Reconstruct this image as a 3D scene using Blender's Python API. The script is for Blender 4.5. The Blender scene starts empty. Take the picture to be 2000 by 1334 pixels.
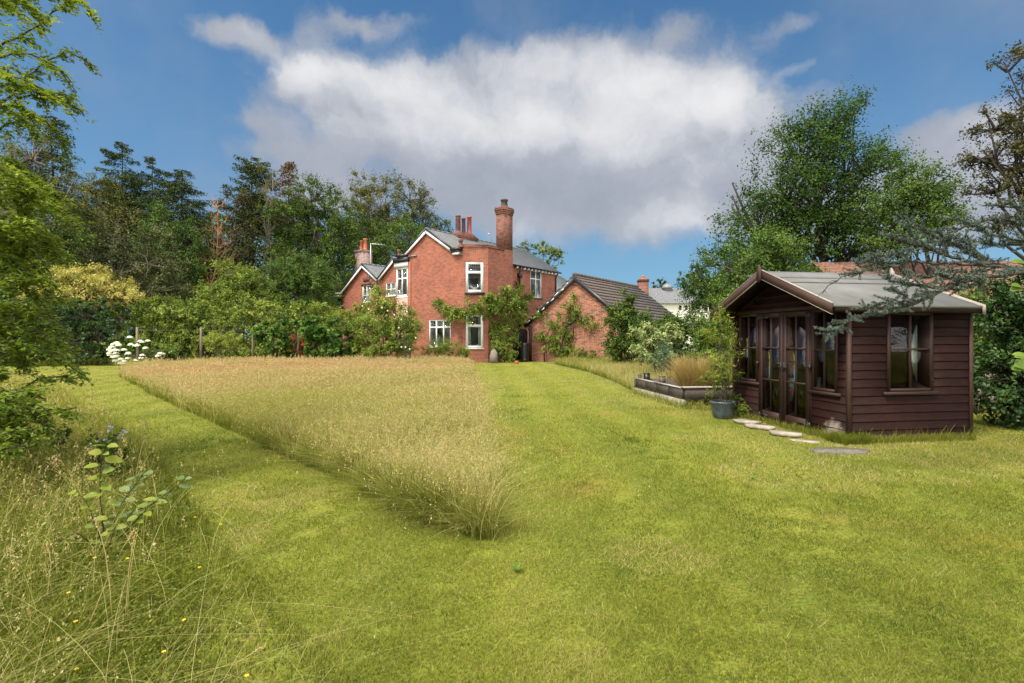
import bpy, math, random
import numpy as np
from mathutils import Vector, Matrix

# ------------------------------------------------------------------ scene, camera, sky, sun
SC = bpy.context.scene
COL = SC.collection
F, CX, CY, EYE = 1000.0, 1000.0, 660.0, 1.5      # survey of the site: focal length and horizon in photo pixels, eye height

def G(px, py):
    d = EYE * F / (py - CY)
    return ((px - CX) * d / F, d)
def X(px, d): return (px - CX) * d / F
def Z(py, d): return EYE - (py - CY) * d / F

cam_d = bpy.data.cameras.new("camera")
cam = bpy.data.objects.new("camera", cam_d); COL.objects.link(cam)
cam.location = (0, 0, EYE); cam.rotation_euler = (math.radians(90), 0, 0)
cam_d.sensor_width = 36; cam_d.lens = 18.0; cam_d.shift_y = -7 / 2000
cam_d.clip_start = 0.05; cam_d.clip_end = 2000
SC.camera = cam

SUN_EL, SUN_AZ = math.radians(57), math.radians(-130)     # azimuth from +Y towards +X: the sun stands to the left, a little behind
sun_d = bpy.data.lights.new("sun", 'SUN'); sun_d.energy = 3.0; sun_d.angle = math.radians(11); sun_d.color = (1.0, .95, .86)
sun = bpy.data.objects.new("sun", sun_d); COL.objects.link(sun)
sv = Vector((math.sin(SUN_AZ) * math.cos(SUN_EL), math.cos(SUN_AZ) * math.cos(SUN_EL), math.sin(SUN_EL)))
sun.rotation_euler = sv.to_track_quat('Z', 'Y').to_euler(); sun.location = sv * 60

SC.view_settings.view_transform = 'Standard'; SC.view_settings.look = 'None'
SC.view_settings.exposure = 0.9; SC.view_settings.gamma = 1.0; SC.view_settings.use_curve_mapping = False
SC.cycles.max_bounces = 7; SC.cycles.diffuse_bounces = 3; SC.cycles.glossy_bounces = 3
SC.cycles.transmission_bounces = 4; SC.cycles.transparent_max_bounces = 8
SC.cycles.sample_clamp_indirect = 6.0

class NT:
    """small node-tree helper"""
    def __init__(s, tree): s.t = tree; s.n = tree.nodes; s.l = tree.links
    def add(s, kind, **kw):
        nd = s.n.new(kind)
        for k, v in kw.items(): setattr(nd, k, v)
        return nd
    def put(s, sock, v):
        if isinstance(v, bpy.types.NodeSocket): s.l.new(v, sock)
        elif v is not None: sock.default_value = v
    def math(s, op, a, b=None, c=None, clamp=False):
        m = s.add('ShaderNodeMath', operation=op, use_clamp=clamp)
        s.put(m.inputs[0], a); s.put(m.inputs[1], b); s.put(m.inputs[2], c); return m.outputs[0]
    def vmath(s, op, a, b=None, c=None):
        m = s.add('ShaderNodeVectorMath', operation=op)
        s.put(m.inputs[0], a)
        if b is not None: s.put(m.inputs[1], b)
        if c is not None: s.put(m.inputs[2], c)
        return m.outputs['Value'] if op in ('LENGTH', 'DOT_PRODUCT') else m.outputs[0]
    def noise(s, vec, scale, detail=4, rough=.55, dist=0.0, out=0):
        m = s.add('ShaderNodeTexNoise'); s.put(m.inputs['Vector'], vec)
        m.inputs['Scale'].default_value = scale; m.inputs['Detail'].default_value = detail
        m.inputs['Roughness'].default_value = rough; m.inputs['Distortion'].default_value = dist
        return m.outputs[out]
    def ramp(s, fac, stops, interp='LINEAR'):
        m = s.add('ShaderNodeValToRGB'); s.put(m.inputs[0], fac); cr = m.color_ramp; cr.interpolation = interp
        while len(cr.elements) < len(stops): cr.elements.new(.5)
        for e, (p, c) in zip(cr.elements, stops): e.position = p; e.color = (*c, 1) if len(c) == 3 else c
        return m.outputs[0]
    def mix(s, fac, a, b, mode='MIX'):
        m = s.add('ShaderNodeMix', data_type='RGBA', blend_type=mode)
        s.put(m.inputs[0], fac)
        for i, v in ((6, a), (7, b)):
            s.put(m.inputs[i], (*v, 1) if isinstance(v, tuple) and len(v) == 3 else v)
        return m.outputs[2]
    def smooth(s, v, a, b, c=0.0, d=1.0):
        m = s.add('ShaderNodeMapRange', interpolation_type='SMOOTHSTEP'); s.put(m.inputs[0], v)
        for i, q in enumerate((a, b, c, d)): m.inputs[i + 1].default_value = q
        return m.outputs[0]

def build_world():
    w = bpy.data.worlds.new("World"); SC.world = w; w.use_nodes = True
    t = NT(w.node_tree); t.n.clear()
    out = t.add('ShaderNodeOutputWorld'); bg = t.add('ShaderNodeBackground')
    t.l.new(bg.outputs[0], out.inputs[0]); bg.inputs[1].default_value = SKY_STRENGTH
    sky = t.add('ShaderNodeTexSky', sky_type='NISHITA'); sky.sun_disc = False
    sky.sun_elevation = SUN_EL; sky.sun_rotation = SUN_AZ; sky.air_density = 1.0; sky.dust_density = .6; sky.ozone_density = 2.0
    tc = t.add('ShaderNodeTexCoord'); d = t.vmath('NORMALIZE', tc.outputs['Generated'])
    sp = t.add('ShaderNodeSeparateXYZ'); t.l.new(d, sp.inputs[0])
    az = t.math('ARCTAN2', sp.outputs[0], sp.outputs[1]); el = t.math('ARCSINE', sp.outputs[2])
    cb = t.add('ShaderNodeCombineXYZ'); t.l.new(az, cb.inputs[0]); t.l.new(el, cb.inputs[1])
    p = cb.outputs[0]
    w1 = t.noise(p, 4.0, 5, .6, out=1)
    w1 = t.vmath('SUBTRACT', w1, (.5, .5, .5)); w2 = t.vmath('SUBTRACT', t.noise(p, 16.0, 4, .6, out=1), (.5, .5, .5))
    q = t.vmath('ADD', p, t.vmath('MULTIPLY', w1, (.16, .12, 0)))
    q = t.vmath('ADD', q, t.vmath('MULTIPLY', w2, (.035, .03, 0)))
    def angs(px, py, rx, ry):
        a = math.atan((px - CX) / F); e = math.atan((CY - py) / F * math.cos(a))
        a1 = math.atan((px + rx - CX) / F); e1 = math.atan((CY - py + ry) / F * math.cos(a))
        return a, e, abs(a1 - a), abs(e1 - e)
    def blob(vec, px, py, rx, ry, amp=1.0):
        a, e, ra, re = angs(px, py, rx, ry)
        m = t.add('ShaderNodeVectorMath', operation='MULTIPLY_ADD')
        t.put(m.inputs[0], vec); m.inputs[1].default_value = (1 / ra, 1 / re, 0); m.inputs[2].default_value = (-a / ra, -e / re, 0)
        dd = t.vmath('DOT_PRODUCT', m.outputs[0], m.outputs[0])
        return t.math('MULTIPLY', t.math('EXPONENT', t.math('MULTIPLY', dd, -1.0)), amp)
    def total(vec, lst):
        s_ = None
        for b in lst:
            v = blob(vec, *b); s_ = v if s_ is None else t.math('ADD', s_, v)
        return s_
    dens = total(q, CLOUDS)
    det = t.noise(q, 8.0, 9, .66)
    dens = t.math('ADD', dens, t.math('MULTIPLY', t.math('SUBTRACT', det, .5), 1.1))
    cover = t.smooth(dens, .20, .92)
    # the lit tops and grey bellies of the cloud deck
    bright = total(q, CLOUD_LIT)
    fine = t.noise(q, 7.0, 8, .62)
    b2 = t.math('ADD', bright, t.math('MULTIPLY', t.math('SUBTRACT', fine, .5), 1.7))
    ccol = t.ramp(t.smooth(b2, -.45, 1.5), [(0, (.38, .42, .50)), (.35, (.50, .53, .60)), (.6, (.68, .70, .75)), (1, (.97, .96, .96))])
    ccol = t.mix(1.0, ccol, (CLOUD_GAIN,) * 3, 'MULTIPLY')
    thin = t.noise(p, 3.0, 5, .55)
    veil = t.math('MULTIPLY', t.smooth(thin, .42, .78), .42)
    cover = t.math('MAXIMUM', cover, veil)
    hz = t.smooth(el, .0, .65, .50, .04)      # pale haze low in the sky
    base = t.mix(1.0, sky.outputs[0], SKY_TINT, 'MULTIPLY')
    base = t.mix(hz, base, (.27 * CLOUD_GAIN, .41 * CLOUD_GAIN, .58 * CLOUD_GAIN))
    col = t.mix(t.math('MULTIPLY', cover, .96), base, ccol)
    # bright fill cloud added overhead and behind, out of view, to lift ambient light
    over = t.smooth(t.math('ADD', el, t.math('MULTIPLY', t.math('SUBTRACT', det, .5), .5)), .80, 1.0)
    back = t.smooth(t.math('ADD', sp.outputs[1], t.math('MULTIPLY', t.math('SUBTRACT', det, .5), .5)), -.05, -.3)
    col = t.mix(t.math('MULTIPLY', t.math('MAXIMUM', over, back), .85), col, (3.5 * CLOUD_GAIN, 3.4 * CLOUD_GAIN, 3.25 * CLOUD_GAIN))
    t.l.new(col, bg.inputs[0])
SKY_STRENGTH = .064
SKY_TINT = (.50, .90, 1.08)
CLOUD_GAIN = 7.7
CLOUDS = [(620, 165, 90, 60, 1.0), (760, 190, 150, 80, 1.1), (930, 210, 150, 90, .9), (1090, 140, 130, 90, 1.1), (1250, 160, 130, 80, .9),
          (1400, 190, 120, 90, 1.0), (1470, 230, 90, 60, .8), (1050, 290, 260, 90, 1.1), (1250, 300, 230, 90, 1.0), (1130, 410, 360, 80, 1.0), (900, 330, 150, 80, .8),
          (450, 55, 70, 36, .65), (500, 80, 60, 35, .5), (700, 30, 120, 32, .75), (610, 60, 60, 40, .45), (600, 320, 90, 50, .8), (520, 245, 60, 40, .7), (480, 300, 60, 30, .4), (1800, 330, 130, 50, .5), (1500, 330, 90, 60, .5), (1320, 45, 70, 40, .6), (1560, 30, 80, 30, .55),
          (1930, 260, 110, 50, .85), (1950, 370, 150, 90, 1.0), (1720, 430, 260, 80, .75), (1420, 400, 140, 70, .8), (1780, 270, 60, 40, .4),
          (620, 385, 120, 35, .6), (1640, 190, 80, 40, .4), (700, 260, 80, 60, .5), (1900, 40, 60, 20, .4), (1580, 110, 50, 20, .4)]
CLOUD_LIT = [(600, 140, 80, 45, .8), (760, 160, 160, 60, .75), (1080, 120, 120, 60, .7), (1280, 140, 120, 55, .7), (1420, 180, 110, 60, .9),
             (1180, 240, 300, 50, .45), (1330, 430, 110, 40, .35), (480, 50, 90, 50, .25), (1940, 245, 100, 40, .5), (680, 260, 120, 50, .4), (1250, 290, 120, 40, .35), (1150, 220, 330, 90, .45), (900, 250, 170, 70, .45), (1380, 330, 150, 60, .4), (1050, 465, 330, 40, .35), (1950, 330, 120, 60, .3)]
build_world()

# ------------------------------------------------------------------ materials
def material(name):
    m = bpy.data.materials.new(name); m.use_nodes = True
    t = NT(m.node_tree); t.n.clear()
    out = t.add('ShaderNodeOutputMaterial'); bs = t.add('ShaderNodeBsdfPrincipled')
    t.l.new(bs.outputs[0], out.inputs[0]); t.out = out; t.bs = bs
    return m, t
def bump(t, h, strength=.3, dist=.01):
    b = t.add('ShaderNodeBump'); b.inputs['Strength'].default_value = strength; b.inputs['Distance'].default_value = dist
    t.put(b.inputs['Height'], h); t.l.new(b.outputs[0], t.bs.inputs['Normal'])
def plain(name, col, rough=.6, var=.15, scale=8.0, metal=0.0, spec=.5, bmp=.15):
    m, t = material(name); tc = t.add('ShaderNodeTexCoord')
    n = t.noise(tc.outputs['Object'], scale, 5)
    lo = tuple(c * (1 - var * 1.6) for c in col); hi = tuple(min(1, c * (1 + var)) for c in col)
    t.put(t.bs.inputs['Base Color'], t.ramp(n, [(.25, lo), (.75, hi)]))
    t.bs.inputs['Roughness'].default_value = rough; t.bs.inputs['Metallic'].default_value = metal
    t.bs.inputs['Specular IOR Level'].default_value = spec
    if bmp: bump(t, t.noise(tc.outputs['Object'], scale * 5, 4), bmp, .005)
    return m
def foliage(name, stops, trans=.3, rough=.5, gloss=.1):
    m, t = material(name)
    at = t.add('ShaderNodeAttribute', attribute_name='tint')
    n = len(stops); c = t.ramp(at.outputs['Fac'], [(i / (n - 1), s) for i, s in enumerate(stops)])
    t.put(t.bs.inputs['Base Color'], c); t.bs.inputs['Roughness'].default_value = rough
    t.bs.inputs['Specular IOR Level'].default_value = gloss
    tr = t.add('ShaderNodeBsdfTranslucent'); t.put(tr.inputs[0], t.mix(1.0, c, (1.25, 1.15, .6), 'MULTIPLY'))
    mx = t.add('ShaderNodeMixShader'); mx.inputs[0].default_value = trans
    t.l.new(t.bs.outputs[0], mx.inputs[1]); t.l.new(tr.outputs[0], mx.inputs[2]); t.l.new(mx.outputs[0], t.out.inputs[0])
    return m
def brick(name, c1, c2, mortar, dark, w=.225, h=.075, wear=.3, msize=.008, rough=.85):
    m, t = material(name); uv = t.add('ShaderNodeUVMap', uv_map='UVMap').outputs[0]
    b = t.add('ShaderNodeTexBrick'); b.offset = .5
    t.put(b.inputs['Vector'], uv)
    b.inputs['Color1'].default_value = (*c1, 1); b.inputs['Color2'].default_value = (*c2, 1); b.inputs['Mortar'].default_value = (*mortar, 1)
    b.inputs['Scale'].default_value = 1.0; b.inputs['Brick Width'].default_value = w; b.inputs['Row Height'].default_value = h
    b.inputs['Mortar Size'].default_value = msize; b.inputs['Mortar Smooth'].default_value = .3; b.inputs['Bias'].default_value = 0
    # dark headers: a value that changes from brick to brick
    sp = t.add('ShaderNodeSeparateXYZ'); t.put(sp.inputs[0], uv)
    row = t.math('FLOOR', t.math('DIVIDE', sp.outputs[1], h))
    colx = t.math('FLOOR', t.math('ADD', t.math('DIVIDE', sp.outputs[0], w), t.math('MULTIPLY', t.math('MODULO', row, 2.0), .5)))
    cb = t.add('ShaderNodeCombineXYZ'); t.put(cb.inputs[0], colx); t.put(cb.inputs[1], row)
    wn = t.add('ShaderNodeTexWhiteNoise', noise_dimensions='2D'); t.put(wn.inputs['Vector'], cb.outputs[0])
    isb = t.math('SUBTRACT', 1.0, b.outputs['Fac'])
    dk = t.math('MULTIPLY', t.smooth(wn.outputs[0], 1 - wear, 1 - wear * .4), isb)
    c = t.mix(t.math('MULTIPLY', dk, .75), b.outputs['Color'], dark)
    big = t.noise(uv, .9, 6, .65)
    c = t.mix(1.0, c, t.ramp(big, [(.25, (.72, .68, .66)), (.5, (1, 1, 1)), (.75, (1.22, 1.15, 1.1))]), 'MULTIPLY')
    t.put(t.bs.inputs['Base Color'], c); t.bs.inputs['Roughness'].default_value = rough
    t.bs.inputs['Specular IOR Level'].default_value = .2
    bump(t, t.math('ADD', isb, t.math('MULTIPLY', t.noise(uv, 40, 3), .6)), .6, .008)
    return m
def slate(name, c1, c2, w=.25, h=.2, moss=0.2, mosscol=(.12, .13, .05), rough=.6):
    m, t = material(name); uv = t.add('ShaderNodeUVMap', uv_map='UVMap').outputs[0]
    b = t.add('ShaderNodeTexBrick'); b.offset = .5; t.put(b.inputs['Vector'], uv)
    b.inputs['Color1'].default_value = (*c1, 1); b.inputs['Color2'].default_value = (*c2, 1)
    b.inputs['Mortar'].default_value = (*(x * .25 for x in c1), 1); b.inputs['Scale'].default_value = 1
    b.inputs['Brick Width'].default_value = w; b.inputs['Row Height'].default_value = h; b.inputs['Mortar Size'].default_value = .008
    n = t.noise(uv, 2.2, 6, .7); f = t.noise(uv, 14, 5, .7)
    c = t.mix(t.math('MULTIPLY', t.smooth(n, .5, .75), moss), b.outputs['Color'], mosscol)
    c = t.mix(1.0, c, t.ramp(f, [(.3, (.7, .7, .7)), (.7, (1.3, 1.3, 1.25))]), 'MULTIPLY')
    t.put(t.bs.inputs['Base Color'], c); t.bs.inputs['Roughness'].default_value = rough
    bump(t, t.math('SUBTRACT', 1.0, b.outputs['Fac']), .5, .01)
    return m
def wood(name, c1, c2, scale=6.0, stretch=(1, 14, 1), rough=.65, wear=None, spec=.3, amt=.3, wearpos=None):
    m, t = material(name); uv = t.add('ShaderNodeUVMap', uv_map='UVMap').outputs[0]
    mp = t.add('ShaderNodeMapping'); t.put(mp.inputs[0], uv); mp.inputs['Scale'].default_value = stretch
    n = t.noise(mp.outputs[0], scale, 6, .65, .6)
    c = t.ramp(n, [(.3, c1), (.7, c2)])
    big = t.noise(uv, 1.7, 5, .6)
    c = t.mix(1.0, c, t.ramp(big, [(.3, (.7, .7, .7)), (.7, (1.25, 1.25, 1.25))]), 'MULTIPLY')
    if wear:
        a = t.smooth(t.noise(mp.outputs[0], scale * 2.2, 6, .75), .58, .68)
        if wearpos:     # paint has flaked from one corner only
            tc = t.add('ShaderNodeTexCoord'); dd = t.vmath('LENGTH', t.vmath('SUBTRACT', tc.outputs['Object'], wearpos[0]))
            near = t.smooth(t.math('ADD', dd, t.math('MULTIPLY', t.noise(tc.outputs['Object'], 9, 5), wearpos[1] * 1.1)), wearpos[1] * .9, wearpos[1] * 1.5, 1, 0)
            a = t.math('MULTIPLY', near, t.smooth(t.noise(mp.outputs[0], scale, 6, .7), .38, .5))
        c = t.mix(t.math('MULTIPLY', a, amt), c, wear)
    t.put(t.bs.inputs['Base Color'], c); t.bs.inputs['Roughness'].default_value = rough
    t.bs.inputs['Specular IOR Level'].default_value = spec
    bump(t, n, .35, .006)
    return m
def glass_mat(name='window glass', tint=(.85, .9, .88), refl=1.0):
    m, t = material(name); t.n.remove(t.bs)
    tr = t.add('ShaderNodeBsdfTransparent'); tr.inputs[0].default_value = (*tint, 1)
    gl = t.add('ShaderNodeBsdfGlossy'); gl.inputs['Roughness'].default_value = .02
    fr = t.add('ShaderNodeFresnel'); fr.inputs[0].default_value = 1.5
    tc = t.add('ShaderNodeTexCoord'); b = t.add('ShaderNodeBump'); b.inputs['Strength'].default_value = .015
    t.put(b.inputs['Height'], t.noise(tc.outputs['Object'], 2.5, 2)); t.l.new(b.outputs[0], gl.inputs['Normal'])
    mx = t.add('ShaderNodeMixShader'); t.put(mx.inputs[0], t.math('MULTIPLY', fr.outputs[0], refl, clamp=True))
    t.l.new(tr.outputs[0], mx.inputs[1]); t.l.new(gl.outputs[0], mx.inputs[2]); t.l.new(mx.outputs[0], t.out.inputs[0])
    return m

M = {}
M['white'] = plain('white painted joinery', (.72, .72, .70), .4, .08, 3)
M['black'] = plain('black painted joinery', (.02, .02, .022), .45, .3, 5)
M['lead'] = plain('lead flashing', (.16, .17, .18), .5, .2, 5)
M['glass'] = glass_mat()
M['house_glass'] = glass_mat('house window glass', refl=.4)
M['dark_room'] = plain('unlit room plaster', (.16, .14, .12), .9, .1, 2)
M['curtain'] = plain('curtain cloth', (.55, .53, .48), .9, .12, 6)
M['pot_red'] = plain('terracotta chimney pot', (.42, .13, .06), .8, .2, 4)
M['pot_dark'] = plain('sooty chimney pot', (.12, .045, .035), .8, .3, 4)
M['soot'] = plain('sooty grey clay', (.06, .045, .04), .8, .3, 4)
M['pot_brick'] = plain('glazed red clay', (.34, .06, .035), .6, .2, 4)
M['metal'] = plain('dull aerial metal', (.45, .45, .45), .4, .1, 5, metal=.7)
M['brick'] = brick('orange red house brick', (.34, .095, .052), (.23, .064, .038), (.34, .22, .165), (.13, .045, .03), wear=.28, msize=.009)
M['brick_dark'] = brick('sooty chimney brick', (.24, .085, .058), (.15, .05, .036), (.2, .15, .12), (.045, .025, .022), wear=.4)
M['brick_old'] = brick('old mottled outhouse brick', (.37, .135, .075), (.22, .075, .045), (.36, .25, .19), (.035, .02, .02), wear=.34, msize=.010)
M['brick_mix'] = brick('weathered chimney brick', (.30, .17, .14), (.20, .10, .08), (.35, .30, .28), (.04, .03, .03), wear=.5, msize=.012)
M['slate'] = slate('welsh slate', (.115, .12, .13), (.16, .165, .175), moss=.25, mosscol=(.17, .16, .12))
M['tile'] = slate('brown concrete tile', (.075, .058, .052), (.10, .075, .065), w=.33, h=.34, moss=.5, mosscol=(.09, .08, .03), rough=.75)
M['clay_tile'] = slate('clay roof tile', (.26, .125, .085), (.21, .10, .07), w=.17, h=.11, moss=.3, mosscol=(.22, .13, .09), rough=.8)
M['pink'] = plain('pink rendered panel', (.45, .25, .2), .8, .1, 3)
M['render'] = plain('white roughcast render', (.62, .60, .54), .9, .08, 3)
SHED_N = (4.816, 7.32)
M['shed'] = wood('dark brown stained boards', spec=.08, c1=(.009, .0036, .0027), c2=(.025, .0095, .0068), wear=(.26, .21, .17), amt=.75, wearpos=((-.03, .26, .10), .25))
M['shed_trim'] = wood('brown stained frame', (.018, .0075, .0055), (.038, .015, .010), wear=(.2, .13, .09), amt=.3)
M['barge'] = wood('flaking bargeboard', (.034, .015, .011), (.07, .034, .024), wear=(.30, .22, .17), amt=.6, scale=9)
M['felt'] = plain('grey mineral roofing felt', (.125, .125, .115), .95, .16, 3, bmp=.5)
M['felt_dark'] = plain('dark felt joint', (.05, .05, .047), .95, .2, 6)
M['bare_wood'] = wood('bare grey timber', (.20, .17, .14), (.38, .33, .28))
M['sleeper'] = wood('weathered sleeper', (.018, .013, .010), (.085, .066, .052), wear=(.42, .38, .33), amt=.6, scale=7)
M['sleeper_pale'] = wood('pale weathered timber', (.17, .15, .125), (.34, .30, .255), scale=5)
M['post'] = wood('fence post timber', (.10, .075, .05), (.2, .15, .10), stretch=(14, 1, 1))
M['stone'] = plain('pale paving stone', (.33, .28, .215), .95, .35, 7, bmp=.4)
M['slab'] = plain('grey stone slab', (.17, .14, .11), .9, .25, 4, bmp=.4)
M['soil'] = plain('dark soil', (.06, .04, .028), .95, .35, 10, bmp=.6)
M['rock'] = plain('worn gritty slab', (.13, .115, .095), .95, .3, 14, bmp=.7)
M['pot_glaze'] = plain('blue grey glazed pot', (.06, .075, .08), .3, .5, 7, bmp=.1)
M['barrel'] = plain('black plastic', (.012, .013, .016), .35, .2, 5)
M['pipe_red'] = plain('brown red pipe', (.28, .10, .06), .6, .2, 5)
M['fence_black'] = wood('black boarded gate', (.01, .01, .012), (.025, .024, .026))
M['ball'] = plain('red plastic', (.55, .06, .04), .4, .15, 5)
M['bark'] = plain('grey brown bark', (.075, .058, .042), .9, .35, 5, bmp=.6)
M['bark_dark'] = plain('dark bark', (.03, .022, .017), .9, .3, 6, bmp=.5)
M['bark_pale'] = plain('pale bark', (.19, .15, .11), .9, .3, 5, bmp=.5)
M['bark_orange'] = plain('peeling orange bark', (.32, .17, .09), .9, .3, 3, bmp=.4)
M['cloth_white'] = plain('white cotton', (.7, .7, .68), .9, .05, 5)
M['iron'] = plain('black iron ironmongery', (.012, .011, .011), .5, .2, 5)

def cloth_pattern():
    m, t = material('flowery tablecloth print'); tc = t.add('ShaderNodeTexCoord')
    v = t.add('ShaderNodeTexVoronoi'); t.put(v.inputs[0], tc.outputs['Object']); v.inputs['Scale'].default_value = 11
    sp = t.add('ShaderNodeSeparateColor'); t.put(sp.inputs[0], v.outputs['Color'])
    c = t.ramp(sp.outputs[0], [(0, (.10, .30, .32)), (.3, (.35, .45, .36)), (.5, (.62, .36, .08)), (.7, (.55, .07, .05)), (.86, (.10, .30, .32))], 'CONSTANT')
    c = t.mix(t.smooth(v.outputs['Distance'], .02, .05), c, c)
    n = t.noise(tc.outputs['Object'], 60, 2)
    c = t.mix(t.smooth(n, .5, .58, 0, .6), c, (.6, .62, .5))
    t.put(t.bs.inputs['Base Color'], c); t.bs.inputs['Roughness'].default_value = .85
    return m
M['print'] = cloth_pattern()

def lawn_mat():
    m, t = material('mown lawn'); tc = t.add('ShaderNodeTexCoord'); p = tc.outputs['Object']
    a = t.noise(p, .55, 6, .6); b = t.noise(p, 4.0, 6, .7); c = t.noise(p, 45.0, 5, .7)
    col = t.ramp(a, [(.3, (.135, .165, .024)), (.5, (.185, .212, .028)), (.7, (.235, .24, .040))])
    col = t.mix(t.smooth(b, .45, .7, 0, .55), col, (.21, .19, .045))
    o = t.math('MULTIPLY', t.smooth(t.noise(t.vmath('ADD', p, (7.3, 2.1, 0)), .45, 5, .6), .56, .7), .6)
    col = t.mix(o, col, (.27, .17, .045))
    col = t.mix(1.0, col, t.ramp(c, [(.32, (.35, .36, .33)), (.68, (1.35, 1.35, 1.25))]), 'MULTIPLY')
    th = t.smooth(t.noise(p, 22.0, 6, .75), .48, .64, 0, .55)      # thatch and moss showing between the tufts
    col = t.mix(th, col, (.115, .095, .030))
    # faint mowing stripes running towards the house
    sp = t.add('ShaderNodeSeparateXYZ'); t.put(sp.inputs[0], p)
    st = t.math('SINE', t.math('ADD', t.math('MULTIPLY', t.math('ADD', sp.outputs[0], t.math('MULTIPLY', sp.outputs[1], .06)), 5.2), t.math('MULTIPLY', t.noise(p, .8, 3), 2.5)))
    col = t.mix(1.0, col, t.ramp(t.math('MULTIPLY_ADD', st, .5, .5), [(0, (.90, .93, .9)), (1, (1.08, 1.05, 1.0))]), 'MULTIPLY')
    t.put(t.bs.inputs['Base Color'], col); t.bs.inputs['Roughness'].default_value = .9; t.bs.inputs['Specular IOR Level'].default_value = .1
    bump(t, t.math('ADD', c, b), .8, .03)
    return m
M['lawn'] = lawn_mat()
M['rough_ground'] = plain('grassy soil', (.085, .085, .032), .95, .4, 3, bmp=.5)

# grass blades: tint 0 = deep green, .35 = fresh green, .6 = yellow green, .8 = straw, 1 = pink brown seed head
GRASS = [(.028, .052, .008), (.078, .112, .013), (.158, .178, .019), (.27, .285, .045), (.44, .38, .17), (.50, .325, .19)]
M['grass'] = foliage('grass blades', GRASS, trans=.35, rough=.6, gloss=.1)
def leafmat(name, *st, trans=.3, gloss=.1, rough=.55): M[name] = foliage(name + ' leaves', st, trans, rough, gloss)
leafmat('dark_conifer', (.020, .035, .012), (.044, .069, .019), (.100, .112, .026), trans=.1)
leafmat('olive', (.041, .052, .013), (.094, .104, .022), (.198, .187, .045), trans=.2)
leafmat('dark_broad', (.022, .045, .009), (.056, .097, .016), (.131, .187, .032), trans=.22)
leafmat('mid_broad', (.027, .060, .013), (.062, .115, .022), (.138, .206, .044), trans=.28)
leafmat('light_broad', (.055, .10, .018), (.12, .185, .034), (.24, .31, .07), trans=.32)
leafmat('yellow_green', (.078, .118, .018), (.17, .225, .032), (.33, .37, .075), trans=.32)
leafmat('golden', (.08, .10, .016), (.27, .27, .05), (.60, .52, .17), trans=.25)
leafmat('bright', (.058, .108, .016), (.145, .215, .027), (.30, .37, .060), trans=.42, gloss=.25)
leafmat('brown_conifer', (.045, .033, .018), (.128, .068, .030), (.180, .112, .045), trans=.1)
leafmat('grey_green', (.035, .052, .019), (.084, .098, .036), (.210, .212, .089), trans=.15)
leafmat('blue_cedar', (.036, .056, .040), (.095, .125, .098), (.22, .26, .215), trans=.1)
leafmat('bronze', (.024, .027, .012), (.060, .057, .021), (.128, .112, .039), trans=.15)
leafmat('glossy', (.014, .038, .010), (.036, .078, .018), (.095, .16, .040), trans=.25, gloss=.2, rough=.45)
leafmat('vine', (.030, .075, .014), (.07, .145, .024), (.20, .29, .055), trans=.35)
leafmat('red_leaf', (.16, .04, .02), (.30, .09, .03), (.36, .17, .05), trans=.3)
leafmat('variegated', (.10, .15, .04), (.30, .36, .14), (.55, .56, .28), trans=.25)
leafmat('fennel', (.04, .085, .045), (.08, .14, .08), (.14, .2, .11), trans=.3)
leafmat('gold_grass', (.17, .13, .05), (.36, .26, .10), (.52, .40, .17), trans=.25)
leafmat('hedge', (.062, .108, .018), (.17, .232, .036), (.40, .45, .105))
leafmat('petal', (.42, .50, .24), (.74, .76, .62), (.86, .86, .80), trans=.25)
leafmat('flower_yellow', (.6, .36, .02), (.7, .45, .03), (.75, .5, .05), trans=.2)
leafmat('flower_blue', (.22, .24, .34), (.35, .36, .46), (.5, .5, .55), trans=.2)
leafmat('hazel', (.09, .15, .014), (.17, .225, .018), (.27, .29, .026), trans=.45, gloss=.4)
leafmat('hazel_back', (.05, .095, .022), (.095, .145, .034), (.15, .20, .055), trans=.3, gloss=.4)  # darker copy of the hazel colours: shade put into the back leaves
# ------------------------------------------------------------------ mesh helpers
def unit(v):
    v = np.asarray(v, float); n = np.linalg.norm(v, axis=-1, keepdims=True); return v / np.maximum(n, 1e-9)

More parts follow.
